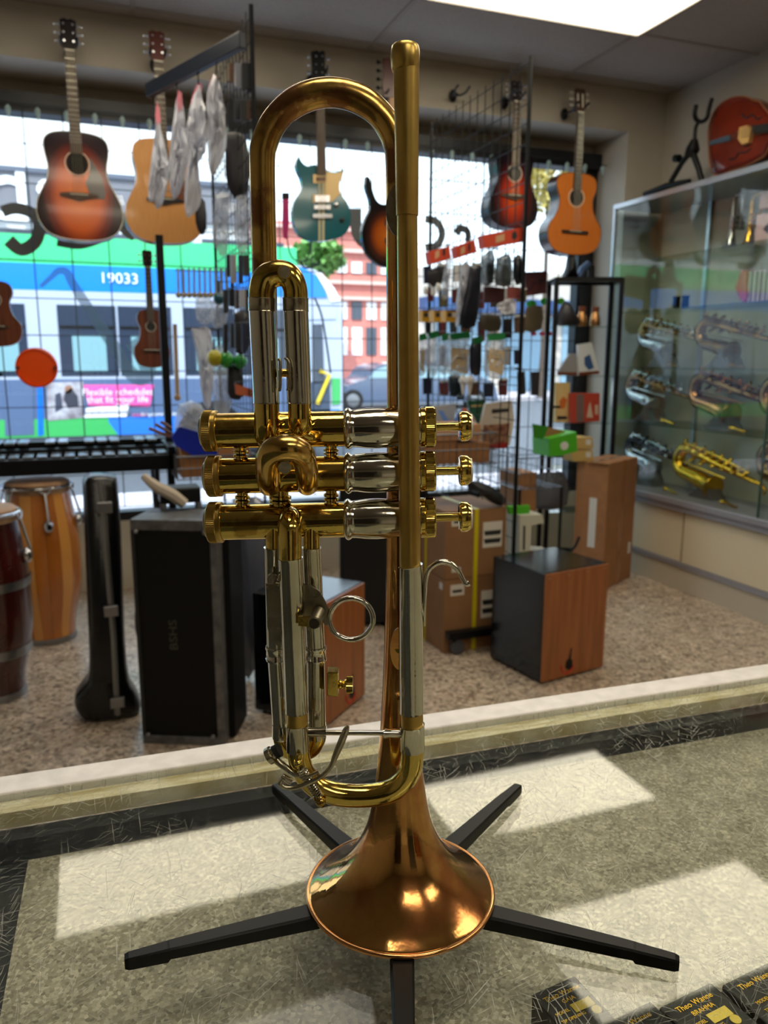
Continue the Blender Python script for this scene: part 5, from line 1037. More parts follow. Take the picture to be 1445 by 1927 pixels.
# ---- items on the right rack
def yr(x, y=500): return min(4.03, max(3.09, P(x, y, X=RX-.08).y))
GR = 'packets on the right wire rack'
ORB = mat('orange_red_card', (204, 66, 34), .5); CLB = CLEARBAG; NAVY = mat('navy_sleeve', (12, 16, 34), .3, coat=.3)
for lb, pts in (('orange-red box lying at the back of the right rack, leftmost', [(803, 474), (842, 464), (845, 488), (806, 498)]), ('orange-red box in the middle of the row on the right rack', [(852, 466), (888, 452), (893, 476), (856, 487)]), ('long orange-red box with dark ovals, front of the row on the right rack', [(903, 444), (984, 428), (985, 455), (907, 468)])):
    x0 = pts[0][0]; w0 = pts[1][0]-x0; yy = pts[0][1]
    item('reed_box', lb, 'box', pts, yr((pts[0][0]+pts[1][0])/2, 460), .05, ORB, 'orange-red boxes on the right rack', flat=True, peg=RX, extra=[('window_print', [(x0+w0*.3, yy+2), (x0+w0*.5, yy-3), (x0+w0*.5, yy+10), (x0+w0*.3, yy+15)], .001, .001, mat('beige_print', (206, 160, 120), .5)), ('dark_oval', [(x0+w0*.68, yy-4), (x0+w0*.76, yy-8), (x0+w0*.8, yy+2), (x0+w0*.74, yy+10), (x0+w0*.67, yy+6)], .001, .001, DARKB)])
for nm, lb, cat, pts, th, m in (
    ('round_pad', 'round dark practice pad hanging near the leadpipe', 'pad', [(806, 510), (820, 504), (832, 512), (834, 528), (824, 540), (810, 536), (804, 522)], .02, DARKB),
    ('hanging_bag', 'slim clear bag hanging left of the long navy sleeve', 'bag', [(840, 488), (850, 486), (846, 520), (842, 560), (832, 560), (834, 520)], .02, CLB),
    ('long_sleeve', 'long pale sleeve hanging at a slant beside the navy one', 'packet', [(868, 498), (882, 496), (872, 560), (862, 612), (858, 608), (862, 550)], .02, WHITEBAG),
    ('long_sleeve', 'long navy sleeve hanging at a slant in the middle of the right rack', 'packet', [(884, 500), (905, 504), (902, 560), (894, 614), (864, 612), (874, 560)], .03, NAVY),
    ('hanging_bag', 'clear bag with black cable, left one of three below the orange-red box', 'bag', [(906, 484), (926, 472), (930, 500), (926, 534), (908, 534)], .03, mat('smoky_bag', (70, 84, 92), .15, trans=.3)),
    ('hanging_bag', 'clear bag with black cable, middle one of three below the orange-red box', 'bag', [(936, 486), (952, 478), (962, 486), (962, 535), (932, 536), (932, 505)], .03, mat('smoky_bag2', (50, 60, 66), .15, trans=.2)),
    ('hanging_bag', 'dark bag, right one of three below the orange-red box', 'bag', [(968, 484), (980, 480), (982, 530), (970, 534), (966, 510)], .03, NAVY),
    ('dark_card', 'dark red and black card under the smoky bags', 'card', [(910, 540), (948, 542), (948, 570), (910, 570)], .01, mat('maroon_card', (70, 30, 34), .5)),
    ('dark_card', 'red and grey card right of the dark red one', 'card', [(955, 540), (978, 541), (978, 562), (955, 564)], .01, mat('red_grey_card', (130, 60, 56), .5)),
    ('white_packet', 'crinkled white packet in the middle right of the rack', 'packet', [(936, 572), (966, 562), (968, 588), (940, 590)], .02, WHITEBAG),
    ('hanging_bag', 'olive brown packet below the navy sleeve on the rack', 'packet', [(905, 592), (940, 594), (940, 622), (905, 620)], .02, mat('olive_pack', (70, 62, 46), .5)),
    ('dark_cup', 'tall dark cup standing under the green-topped bags', 'cup', [(844, 708), (866, 706), (866, 742), (846, 744)], .05, mat('dark_green_cup', (10, 30, 38), .3)),
    ('dark_packet', 'black packet hanging low at the near edge of the rack', 'packet', [(974, 700), (986, 698), (988, 740), (976, 744)], .015, NAVY),
    ('dark_packet', 'black packet hanging just past the near edge of the rack', 'packet', [(1000, 700), (1014, 699), (1012, 744), (1000, 744)], .015, NAVY),
    ('poster_card', 'dark red illustrated card hanging near the black glass shelf tower', 'card', [(988, 512), (1029, 510), (1027, 552), (988, 558)], .01, mat('red_picture_card', (120, 54, 50), .5, c2=(60, 40, 50), scale=25)),
    ('brown_packet', 'olive brown long packet near the black glass shelf tower', 'packet', [(990, 578), (1020, 576), (1018, 620), (986, 622)], .02, mat('olive_brown', (96, 84, 62), .6))):
    item(nm, lb, cat, pts, yr(sum(p[0] for p in pts)/len(pts)) if pts[0][0] < 986 else (3.09 if nm == 'dark_packet' else 4.6), th, m, GR, peg=(RX if pts[0][0] < 986 or nm == 'dark_packet' else None), flat=nm in ('dark_card', 'poster_card', 'dark_packet'))
YB_ = mat('yellow_box', (206, 150, 10), .45)
for k, lb in enumerate(('nearest the leadpipe', 'in the middle', 'at the right end')):
    x = 790+k*22; yk = 588; item('yellow_box', 'small yellow and brown box '+lb+' of a row on the rack', 'box', [(x, yk-4), (x+20, yk-4), (x+20, yk+18), (x, yk+18)], yr(x+8), .06, YB_, 'yellow boxes on the right rack', flat=True, peg=RX, extra=[('brown_band', [(x+.5, yk-4), (x+19.5, yk-4), (x+19.5, yk-1), (x+.5, yk-1)], .001, .001, mat('brown_band', (110, 72, 30), .6)), ('picture', [(x+3, yk+1), (x+11, yk+1), (x+11, yk+9), (x+3, yk+9)], .001, .001, DARKB), ('white_patch', [(x+12, yk+1), (x+18, yk+1), (x+18, yk+9), (x+12, yk+9)], .001, .001, LABEL)])
for x, y, lb in ((801, 554, 'leftmost'), (815, 556, 'second'), (824, 548, 'third'), (812, 542, 'top')):
    q = P(x, y, X=RX-.08); t = wthing('hanging_plug', 'small white plug hanging above the yellow boxes, '+lb, 'plug', q, 'white plugs above the yellow boxes'); MB().lathe([(.008, 0), (.012, .01), (.012, .03), (.006, .04)], q, n=10).build('plug_body', WHITE, t)
GRN = mat('green_header', (16, 120, 60), .45); CARDC = mat('cream_card', (196, 176, 142), .6)
for x0, x1, y0, y1, card, lb in ((786, 799, 634, 704, 1, 'beside the leadpipe, leftmost'), (805, 822, 630, 702, 0, 'second from the left'), (828, 842, 634, 702, 0, 'third from the left'), (844, 880, 632, 706, 1, 'with a large cream card, centre'), (886, 904, 640, 704, 0, 'dark one between the two cream cards'), (914, 946, 634, 708, 1, 'with a cream card, rightmost')):
    Yk = yr((x0+x1)/2, 660)
    ex = [('green_header', [(x0, y0-4), (x1, y0-8), (x1+3, y0+4), (x0+2, y0+8)], .002, .004, GRN)]
    if card: ex.append(('cream_card', [(x0+3, y0+22), (x1-1, y0+26), (x1-4, y1-2), (x0+1, y1-12)], .003, .002, CARDC)); ex.append(('print_line', [(x0+8, y0+40), (x1-6, y0+42), (x1-6, y0+44), (x0+8, y0+42)], .004, .001, DARKB))
    item('zip_bag', 'clear zip bag with green header '+lb, 'bag', [(x0+1, y0), (x1, y0-2), (x1+2, y0+20), (x1, y1), (x0-1, y1-2), (x0-2, y0+25)], Yk, .03, CLB if x0 != 886 else NAVY, 'green-topped bags on the right rack', extra=ex, peg=RX)
for x, y, r, lb in ((872, 716, 9, 'left'), (884, 716, 9, 'right')):
    q = P(x, y, X=RX-.08); t = wthing('white_ball', 'white plastic ball on a small cone below the cream card bag, '+lb+' one', 'ball', q, 'white balls below the bags'); MB().sph(q, r*mpp(q), 14).lathe([(.004, -.07), (.014, -.02)], q, n=10).build('ball_body', WHITE, t)
# books and magazines
BKY = 3.28
def book(label, pts, Y, m, ex=(), th=.015, grp='books on the right rack', name='music_book'): return item(name, label, 'book', pts, Y, th, m, grp, flat=True, extra=ex)
book('grey and blue music book leaning left of the open triangular book', [(815, 764), (858, 760), (850, 815), (792, 822), (800, 790)], BKY+.12, mat('grey_blue_cover', (168, 172, 180), .4), [('blue_band', [(822, 772), (832, 772), (848, 800), (838, 802)], .001, .001, mat('pale_blue', (110, 150, 220), .4))])
book('white book with orange and blue triangle edge standing on end', [(872, 768), (888, 780), (898, 800), (890, 822), (850, 822), (835, 815)], BKY+.05, mat('white_cover', (206, 208, 212), .3), [('orange_edge', [(866, 770), (874, 766), (892, 790), (886, 794)], .001, .001, mat('salmon', (206, 120, 100), .4)), ('blue_edge', [(866, 770), (872, 776), (846, 812), (838, 812)], .001, .001, mat('blue_edge', (80, 130, 220), .4)), ('dark_picture', [(870, 784), (884, 800), (878, 818), (850, 818)], .001, .001, mat('brown_picture', (56, 36, 36), .5))])
book('dark green book behind the white one', [(878, 754), (910, 752), (910, 800), (892, 800), (884, 780)], BKY+.2, mat('green_cover', (30, 90, 60), .4), [('gold_line', [(884, 762), (906, 761), (906, 765), (884, 766)], .001, .001, GPG)])
book('cream magazine with burgundy lower half standing in the basket', [(912, 760), (962, 753), (966, 790), (958, 838), (905, 850), (903, 800)], BKY, mat('cream_cover', (206, 196, 184), .35), [('burgundy_picture', [(908, 800), (958, 796), (954, 832), (907, 838)], .001, .001, mat('burgundy_print', (96, 34, 40), .4, c2=(170, 130, 100), scale=40)), ('title_bar', [(924, 770), (956, 768), (956, 775), (924, 778)], .001, .001, DARKB), ('red_strip', [(907, 838), (954, 832), (953, 842), (907, 848)], .001, .001, mat('red_strip', (160, 24, 30), .4))])
a = P(795, 880, Y=3.12)
b0 = basket('black wire basket with brown cartons at the bottom of the right rack', a.x, a.x+.36, 3.12, 3.36, a.z, a.z+.14)
z = a.z
for dx0, dx1, dz, hh, lb in ((.02, .17, 0.006, .10, 'left brown carton in the right wire basket'), (.175, .34, .006, .09, 'right brown carton in the right wire basket'), (.05, .29, .110, .07, 'flat pale brown carton on top in the right wire basket')):
    solo(MB().bx(a.x+dx0, a.x+dx1, 3.14, 3.34, z+dz, z+dz+hh), 'carton', KRAFT if dz < .1 else mat('pale_kraft', (176, 128, 92), .7), lb, 'box', 'brown cartons', smooth=False, bevel=.003)
# second basket to the right and green box
zs_ = P(1072, 846, Y=3.66).z; a = P(975, 900, Y=3.42); XB_ = P(1060, 850, Y=3.40).x; basket('large chrome wire basket carrying the green box and the flat tan boxes', a.x, XB_, 3.40, 3.85, zs_-.16, zs_)
for x_ in (a.x, XB_):
    for y_ in (3.40, 3.85): solo(MB().cyl((x_, y_, 0), (x_, y_, zs_-.155), .008, 8), 'basket_post', BLKMET, 'thin black post under the large wire basket, '+('left' if x_ < XB_-.01 else 'right')+(' front' if y_ < 3.5 else ' back'), 'post')
GRNB = mat('bright_green_card', (70, 168, 28), .4)
t = item('green_box', 'bright green card box with a white emblem, lid open, above the tall carton', 'box', [(1017, 823), (1068, 810), (1070, 846), (1036, 855), (1018, 856)], 3.5, .16, GRNB, None, flat=True, extra=[('flap', [(994, 796), (1024, 802), (1014, 826), (996, 822)], -.04, .003, mat('dark_green_card', (44, 124, 24), .4)), ('white_emblem', [(1038, 833), (1042, 829), (1048, 828), (1052, 831), (1053, 837), (1050, 842), (1044, 844), (1039, 841)], .001, .001, LABEL), ('inner_flap', [(1024, 802), (1048, 808), (1062, 812), (1020, 822)], -.06, .003, KRAFT)])
for yy, lb in ((800, 'upper'), (823, 'lower')):
    item('tan_box', lb+' of two flat tan boxes stacked behind the green box', 'box', [(1062, yy+1), (1104, yy), (1106, yy+21), (1070, yy+22)], 3.83, .12, mat('tan_box', (184, 154, 94), .6), 'flat tan boxes', flat=True, extra=[('white_mark', [(1092, yy+4), (1101, yy+4), (1101, yy+14), (1092, yy+14)], .001, .001, LABEL)]).location.z += .748-P(1070, 845, Y=3.83).z+.001*(yy < 810)
# stand-up white-green box and brown carton behind cajon
t = item('instrument_box', 'white and green upright box with a cut-out window behind the cajon', 'box', [(966, 966), (1008, 964), (1012, 980), (988, 984), (986, 1030), (1030, 1034), (1030, 1052), (966, 1056)], 3.4, .12, mat('off_white_card', (196, 194, 178), .5), None, flat=True, extra=[('green_top', [(952, 952), (992, 950), (990, 964), (955, 966)], -.03, .03, GRNB), ('green_foot', [(966, 1046), (985, 1044), (985, 1056), (966, 1057)], .001, .002, GRNB), ('dark_print', [(973, 985), (977, 985), (976, 1030), (972, 1030)], .001, .001, DPR)])
item('carton', 'brown carton standing on edge behind the wire basket', 'box', [(958, 886), (990, 884), (990, 955), (958, 958)], 3.62, .2, KRAFT, 'brown cartons', flat=True)
_cr = item('crate', 'dark blue mesh crate on the floor behind the cajon', 'crate', [(1004, 1004), (1058, 1000), (1058, 1048), (1006, 1050)], 3.9, .25, mat('navy_crate', (18, 24, 60), .4), None, flat=True); _cr.location.z = 0
item('wrapped_pack', 'grey shrink-wrapped pack beside the black shelf tower', 'packet', [(996, 896), (1060, 888), (1066, 950), (1000, 956)], 3.95, .12, mat('shrink_wrap', (90, 94, 106), .15, .2, bump=1, bscale=20), None)
q = P(1075, 1030, Y=3.55); cable('black_hook', 'curved black stand hook rising beside the tall carton', [(1062, 1120), (1064, 1060), (1072, 1038), (1082, 1028), (1090, 1010)], 3.6, .008, BLACK, 'stand')
# ---------------------------------------------------------------- black glass shelf tower
FL = P(1040, 700, Y=4.24); FR = P(1160, 700, Y=4.10); TR = math.atan2(FR.y-FL.y, FR.x-FL.x); TW_ = math.hypot(FR.x-FL.x, FR.y-FL.y); TD_ = .22; TZ = 1.80
t = thing('shelf_tower', 'black framed glass display tower between the wire rack and the showcase', 'shelf unit', (FL.x, FL.y, 0), TR)
for x in (0, TW_):
    for y in (0, TD_): MB().bx(x-.013, x+.013, y-.013, y+.013, 0, TZ-.026).build('post', BLKMET, t, smooth=False)
for z in (TZ-.013, .06):
    m = MB()
    for y in (0, TD_): m.bx(-.013, TW_+.013, y-.013, y+.013, z-.013, z+.013)
    for x in (0, TW_): m.bx(x-.013, x+.013, .013, TD_-.013, z-.013, z+.013)
    m.build('rail_frame', BLKMET, t, smooth=False)
TS = []
for y in (614, 707, 795, 880, 960):
    z = P(1090, y, Y=4.22).z; TS.append(z); MB().bx(.015, TW_-.015, .0, TD_-.015, z-.006, z).build('glass_shelf', glassmat('shelf_glass', (236, 246, 240), .9), t, smooth=False)
MB().bx(0, TW_, 0, TD_, TZ, TZ+.005).build('top_panel', mat('dark_glass_top', (20, 24, 30), .08), t, smooth=False)
MB().bx(.01, .05, -.03, -.013, 1.02, 1.035).build('door_handle', BLACK, t, smooth=False)
MB().bx(TW_-.002, TW_+.002, .013, TD_-.013, .08, TZ-.03).build('side_glass', GLASSC, t, smooth=False)
def stand_on(z, o): return o
BRZ = mat('bronze_bell', (176, 130, 84), .25, .9)
for x, lb in ((1094, 'left'), (1119, 'right')):
    q = P(x, 612, Y=4.22); t = wthing('bronze_cup', 'bronze cone-shaped mute on the top shelf of the black tower, '+lb+' one', 'mute', (q.x, 4.22, TS[0]), 'bronze mutes in the tower')
    MB().lathe([(.030, 0), (.034, .02), (.030, .05), (.020, .085)], (q.x, 4.22, TS[0]+.001), n=20).build('cone', BRZ, t); MB().lathe([(.020, .085), (.022, .10), (.022, .118)], (q.x, 4.22, TS[0]+.001), n=20).build('neck_ring', MAHO, t)
def tower_item(nm, lb, cat, pts, zi, Y, th, m, ex=(), sm=False):
    o = outline_px(pts, Y=Y); dz = TS[zi]+.001-min(p.z for p in o); t = item(nm, lb, cat, pts, Y, th, m, 'things in the black tower', flat=not sm, extra=ex); t.location.z += dz; return t
tower_item('black_mute', 'black cone-shaped mute on the top shelf of the black tower', 'mute', [(1050, 612), (1052, 585), (1062, 566), (1072, 572), (1078, 590), (1088, 600), (1088, 612)], 0, 4.22, .09, DARKB, sm=True)
tower_item('picture_book', 'white book with a blue figure leaning on the second shelf of the tower', 'book', [(1086, 644), (1112, 640), (1127, 698), (1088, 702)], 1, 4.25, .02, mat('white_cover', (206, 208, 212), .3), [('blue_figure', [(1098, 668), (1108, 662), (1116, 688), (1106, 692), (1098, 682)], .001, .001, mat('blue_figure', (50, 80, 130), .5)), ('wood_edge', [(1088, 696), (1125, 693), (1126, 699), (1088, 702)], .001, .002, MAHO)])
tower_item('grey_folder', 'grey open folder standing tent-like on the second shelf of the tower', 'folder', [(1050, 694), (1072, 662), (1096, 662), (1086, 698), (1084, 703), (1050, 703)], 1, 4.28, .02, mat('grey_folder', (140, 138, 140), .5), [('dark_base', [(1048, 697), (1085, 697), (1085, 702), (1048, 703)], .001, .003, MAHO)])
tower_item('string_pack', 'cream pack with an orange guitar picture on the third shelf of the tower', 'packet', [(1043, 718), (1070, 718), (1069, 792), (1043, 793)], 2, 4.27, .03, mat('cream_pack', (214, 186, 128), .5), [('orange_picture', [(1050, 752), (1058, 744), (1064, 750), (1060, 766), (1052, 768)], .001, .001, mat('orange_picture', (196, 106, 44), .5)), ('dark_word', [(1046, 781), (1064, 781), (1064, 787), (1046, 787)], .001, .001, DARKB)])
tower_item('red_book', 'red book with a white bottle-like figure on the third shelf of the tower', 'book', [(1072, 736), (1126, 736), (1126, 789), (1073, 792)], 2, 4.21, .03, mat('brick_red_cover', (176, 66, 50), .4), [('grey_band', [(1082, 738), (1096, 738), (1096, 790), (1082, 790)], .001, .001, mat('grey_brown', (112, 92, 90), .5)), ('white_figure', [(1105, 760), (1108, 752), (1110, 765), (1113, 782), (1101, 782)], .001, .001, mat('cream_print', (200, 176, 156), .5)), ('white_marks', [(1117, 758), (1123, 758), (1123, 776), (1117, 776)], .001, .001, mat('cream_print', (200, 176, 156), .5))])
q = P(1085, 520, Y=4.24); t = wthing('stand_head', 'black and blue pedal-like stand head on top of the glass tower', 'stand', (q.x, 4.24, TZ+.005))
MB().puff([p for p in outline_px([(1058, 524), (1066, 505), (1070, 480), (1078, 476), (1082, 500), (1086, 524)], Y=4.24)], (0, .04, 0)).build('black_cone', BLACK, t)
MB().tube([P(1088, 522, Y=4.24), P(1096, 506, Y=4.24), P(1108, 496, Y=4.24)], .02, 10).build('blue_arm', mat('blue_grey_metal', (70, 90, 130), .3, .5), t); MB().cyl(P(1112, 500, Y=4.24), P(1112, 522, Y=4.24), .022, 12).build('black_clamp', BLACK, t)

CLR = {'dark grey': (46, 46, 52), 'black': (20, 20, 24), 'navy': (24, 30, 60), 'brown': (86, 60, 44), 'pale grey': (166, 168, 176), 'maroon': (96, 34, 40), 'olive': (92, 86, 56), 'white': (206, 206, 210)}
rnd = random.Random(3); ORDN = ['leftmost', 'second', 'third', 'fourth', 'fifth', 'sixth', 'seventh', 'eighth', 'ninth']
for ri, (y_, hh, nn, nm_) in enumerate(((500, 34, 7, 'top'), (548, 30, 8, 'second'), (600, 34, 8, 'third'), (655, 34, 7, 'fourth'), (716, 32, 7, 'fifth'))):
    for k in range(nn):
        x_ = 806+k*(172/(nn-1))+rnd.uniform(-4, 4); cn = rnd.choice(list(CLR)); ww = rnd.uniform(5, 10); h2 = hh*rnd.uniform(.7, 1.1); yy = y_+rnd.uniform(-6, 6); Yk = P(min(x_, 985), 500, X=RX+.045).y; Yk = min(4.03, max(3.08, Yk))
        item('hanging_packet', 'small %s packet in the %s row behind the right rack mesh, %s' % (cn, nm_, ORDN[k]), 'packet', [(x_-ww, yy), (x_+ww, yy-1), (x_+ww*.9, yy+h2), (x_-ww*.9, yy+h2)], Yk, .012, mat('packet_'+cn.replace(' ', '_'), CLR[cn], .4), 'small packets behind the rack mesh', flat=True, peg=RX, extra=[('header_card', [(x_-ww, yy-4), (x_+ww, yy-5), (x_+ww, yy+1), (x_-ww, yy+2)], .0, .003, LABEL)] if k % 2 else ())
for ri, (x0_, y_, nn, hh, nm_) in enumerate(((436, 120, 4, 50, 'top'), (434, 190, 4, 50, 'upper'), (430, 480, 4, 50, 'middle'), (424, 545, 5, 44, 'lower'), (426, 610, 4, 50, 'lowest'))):
    for k in range(nn):
        x_ = x0_+k*11+rnd.uniform(-2, 2); cn = rnd.choice(['dark grey', 'black', 'navy', 'brown', 'pale grey', 'black']); Yk = min(4.15, max(3.2, P(x_, 500, X=.60).y)); ww = rnd.uniform(4, 7); h2 = hh*rnd.uniform(.7, 1.05)
        item('hanging_packet', 'small %s packet in the %s row of the left rack, %s from the left' % (cn, nm_, ('first', 'second', 'third', 'fourth', 'fifth')[k]), 'packet', [(x_-ww, y_), (x_+ww, y_), (x_+ww*.9, y_+h2), (x_, y_+h2*1.06), (x_-ww*.9, y_+h2)], Yk, .02, mat('packet_'+cn.replace(' ', '_'), CLR[cn], .4), 'small packets on the left rack', flat=True, peg=.66)
# unseen cabinets added behind the viewpoint to give the brass something to reflect
for x0_, x1_, h_, c_, lb in ((-2.3, -1.1, 2.1, (46, 34, 28), 'tall dark brown cabinet added for reflections against the back wall, left'), (-.8, .3, 1.2, (214, 208, 196), 'low pale cabinet added for reflections against the back wall, centre'), (.5, 1.5, 2.2, (30, 32, 38), 'tall black shelf cabinet added for reflections against the back wall, centre right'), (1.9, 3.1, 1.6, (120, 70, 40), 'reddish brown cabinet added for reflections against the back wall, right')):
    t = thing('reflection_cabinet', lb, 'cabinet', ((x0_+x1_)/2, YB+.25, 0), 0, 'cabinets added for reflections'); w2 = (x1_-x0_)/2; cm = mat('cabinet_%d' % c_[0], c_, .45)
    MB().bx(-w2, w2, -.24, .2, 0, h_).build('carcass', cm, t, smooth=False)
    for s in (-1, 1): dr = MB().bx(min(0, s*w2)+.01, max(0, s*w2)-.01, .2, .22, .05, h_-.02).build('door', cm, t, smooth=False, bevel=.003); MB().cyl((s*.05, .235, h_*.5), (s*.05, .235, h_*.5+.12), .006, 8).build('handle', STEEL, dr)
# ================================================================ OUTSIDE THE WINDOW
PAVE = mat('bright_pavement', (206, 198, 204), .8, var=.06, scale=4); ASPH = mat('asphalt', (96, 98, 104), .85, var=.08, scale=20)
MB().bx(-20, 30, 4.86, 8.2, -.12, -.02).build('sidewalk', PAVE, smooth=False, kind='structure')
MB().bx(-40, 60, 8.2, 24.5, -.3, -.17).build('road', ASPH, smooth=False, kind='structure')
MB().bx(-40, 60, 24.5, 29, -.3, -.02).build('far_sidewalk', PAVE, smooth=False, kind='structure')
BYY = 11.0
def bp(x, y): return P(x, y, Y=BYY)
bl = P(640, 600, Y=BYY).x; zt = bp(100, 443).z; zb = -.02
Z = lambda y: bp(100, y).z
t = wthing('city_bus', 'green and blue city bus with pink advertisement passing outside the window', 'bus', (0, BYY+1.2, -.17))
BG = mat('bus_green', (60, 205, 130), .3, coat=.3); BB = mat('bus_blue', (0, 128, 235), .3, coat=.3); BW = mat('bus_grey_white', (176, 186, 206), .35); BD = mat('bus_window_dark', (50, 60, 78), .12, coat=.3); BGY = mat('bus_grey_blue', (84, 104, 140), .4)
BG2 = mat('bus_low_green', (64, 176, 96), .35); BB2 = mat('bus_low_blue', (40, 120, 226), .35)
XLb = -7.5; BXR = P(560, 600, Y=BYY).x
def band(nm, x0, x1, z0, z1, m, off=0, th=.02): return MB().bx(x0, x1, BYY-off, BYY-off+th, z0, z1).build(nm, m, t, smooth=False)
zs = [443, 492, 497, 546, 566, 716, 826]
MB().bx(XLb, BXR, BYY+.02, BYY+2.5, .15, Z(497)).build('body', BW, t, smooth=False)
band('green_roof_band', XLb, BXR, Z(490), Z(443), BG); MB().bx(XLb, BXR, BYY+.02, BYY+2.4, Z(496), Z(452)).build('roof_unit', BG, t, smooth=False)
band('green_lower_trim', XLb, BXR, Z(497), Z(492), BG, .004); band('blue_band', XLb, BXR, Z(547), Z(497), BB); band('white_band', XLb, BXR, Z(567), Z(547), BW)
band('window_band', XLb, BXR, Z(714), Z(567), BW)
for x0, x1 in ((-1.9, -.95), (P(-40, 600, Y=BYY).x, P(48, 600, Y=BYY).x), (P(108, 600, Y=BYY).x, P(218, 600, Y=BYY).x), (P(222, 600, Y=BYY).x, P(322, 600, Y=BYY).x), (P(345, 600, Y=BYY).x, P(440, 600, Y=BYY).x), (P(450, 600, Y=BYY).x, P(540, 600, Y=BYY).x)):
    w_ = band('side_window', x0, x1, Z(708), Z(573), BD, .006); MB().bx(x0+.02, x1-.02, BYY-.012, BYY-.006, Z(618), Z(612)).build('window_bar', BLACK, w_, smooth=False)
    MB().bx(x0+(x1-x0)*.22, x1-(x1-x0)*.2, BYY-.009, BYY-.006, Z(700), Z(630)).build('painted_far_light', mat('bus_painted_daylight', (130, 170, 180), .2), w_, smooth=False)  # opaque pale panel; daylight through the far windows is put into its colour
band('grey_side', XLb, BXR, Z(792), Z(714), BGY)
band('lower_green', XLb, P(205, 800, Y=BYY).x, Z(822), Z(788), BG2, .003); band('lower_blue', P(205, 800, Y=BYY).x, BXR, Z(822), Z(788), BB2, .003); band('skirt', XLb, BXR, .05, Z(822), mat('bus_skirt', (60, 66, 80), .5))
MB().prism([bp(200, 788), bp(222, 818), bp(200, 818)], (0, -.01, 0)).build('green_wedge', BG2, t, smooth=False)
# doors at the left
for x0, x1 in ((8, 62), (70, 80)): MB().prism([bp(x0, 720), bp(x1, 716), bp(x1+2, 818), bp(x0+2, 820)], (0, -.012, 0)).build('door_leaf', BGY if x0 < 60 else mat('door_blue', (10, 110, 220), .3), t, smooth=False)
WHT = mat('white_vinyl', (244, 246, 250), .4); PNK = mat('pink_vinyl', (238, 92, 170), .4)
ad = MB().prism([bp(88, 720), bp(156, 718), bp(158, 786), bp(90, 792)], (0, -.01, 0)).build('photo_panel', mat('pale_photo', (196, 196, 206), .5, c2=(120, 110, 120), scale=5), t, smooth=False)
for nm, pts, m in (('dark_jacket', [(122, 738), (134, 730), (146, 745), (148, 765), (128, 768), (120, 752)], (50, 52, 66)), ('second_jacket', [(104, 742), (114, 738), (118, 768), (104, 776)], (60, 64, 84)), ('hair', [(122, 728), (132, 724), (138, 732), (130, 742), (122, 738)], (150, 110, 90))): MB().prism([bp(x, y)+Vector((0, -.01, 0)) for x, y in pts], (0, -.004, 0)).build(nm, mat('ad_'+nm, m, .6), ad, smooth=False)
pk_ = MB().prism([bp(157, 724), bp(290, 724), bp(282, 765), bp(166, 763)], (0, -.014, 0)).build('pink_panel', PNK, t, smooth=False)
sl_ = MB().prism([bp(162, 768), bp(243, 760), bp(238, 784), bp(158, 786)], (0, -.018, 0)).build('white_panel', WHT, t, smooth=False)
def btext(s, x, y, px, m, par, nm='lettering', ang=0, sx=1): return text(s, px*mpp(bp(x, y))*1.35, m, par, frame_m(bp(x, y)+Vector((0, -.024, 0)), (1, 0, 0), (0, 0, 1)), nm, ext=.003, sx=sx)
btext('Flexible schedules', 222, 738, 13, WHT, pk_); btext('that fit your life', 222, 752, 13, WHT, pk_)
btext('Grandcommunity', 200, 775, 9, mat('grey_letter', (120, 120, 140), .5), sl_); btext('transit', 263, 780, 8, PNK, t); btext('#mycommunity', 300, 779, 8, WHT, t)
btext('19033', 224, 525, 20, WHT, t, 'fleet_number', sx=1.05)
# rounded bus front at the right
fr = [(538, 497), (575, 500), (600, 512), (625, 540), (640, 566), (645, 600), (645, 790), (640, 822), (538, 826)]
fo = [bp(x, y) for x, y in fr]; MB().prism([p+Vector((0, .01, 0)) for p in fo], (0, 2.4, 0)).build('front_end', BW, t, ang=50)
MB().prism([bp(x, y) for x, y in ((538, 500), (572, 504), (596, 520), (612, 550), (615, 560), (538, 560))], (0, -.012, 0)).build('blue_shoulder', BB, t, smooth=False)
MB().prism([bp(x, y) for x, y in ((590, 508), (604, 514), (628, 542), (640, 566), (622, 568), (612, 545), (600, 525))], (0, -.016, 0)).build('white_stripe', WHT, t, smooth=False)
for nm, pts, m in (('front_window', ((540, 578), (630, 578), (632, 600), (540, 602)), BW), ('front_door_glass', ((588, 610), (606, 610), (610, 720), (588, 722)), BD), ('driver_window', ((540, 606), (580, 606), (584, 700), (540, 704)), mat('driver_glass', (120, 160, 180), .15)), ('green_panel', ((624, 712), (640, 712), (640, 760), (625, 762)), BG2), ('low_panel', ((540, 720), (620, 718), (622, 800), (540, 804)), mat('bus_low_dark', (60, 74, 96), .4)), ('low_blue', ((540, 772), (640, 770), (640, 800), (540, 802)), BB2)):
    MB().prism([bp(x, y) for x, y in pts], (0, -.012, 0)).build(nm, m, t, smooth=False)
for x in (-3.2, 1.6): MB().cyl((x, BYY-.03, .28), (x, BYY+.2, .28), .45, 28).build('wheel', mat('tyre', (26, 26, 28), .8), t)
MB().tube([bp(595, 760)+Vector((0, -.05, 0)), bp(618, 706)+Vector((0, -.05, 0)), bp(600, 698)+Vector((0, -.05, 0))], .03, 6).build('yellow_rail', mat('yellow_rail', (230, 200, 40), .4), t)
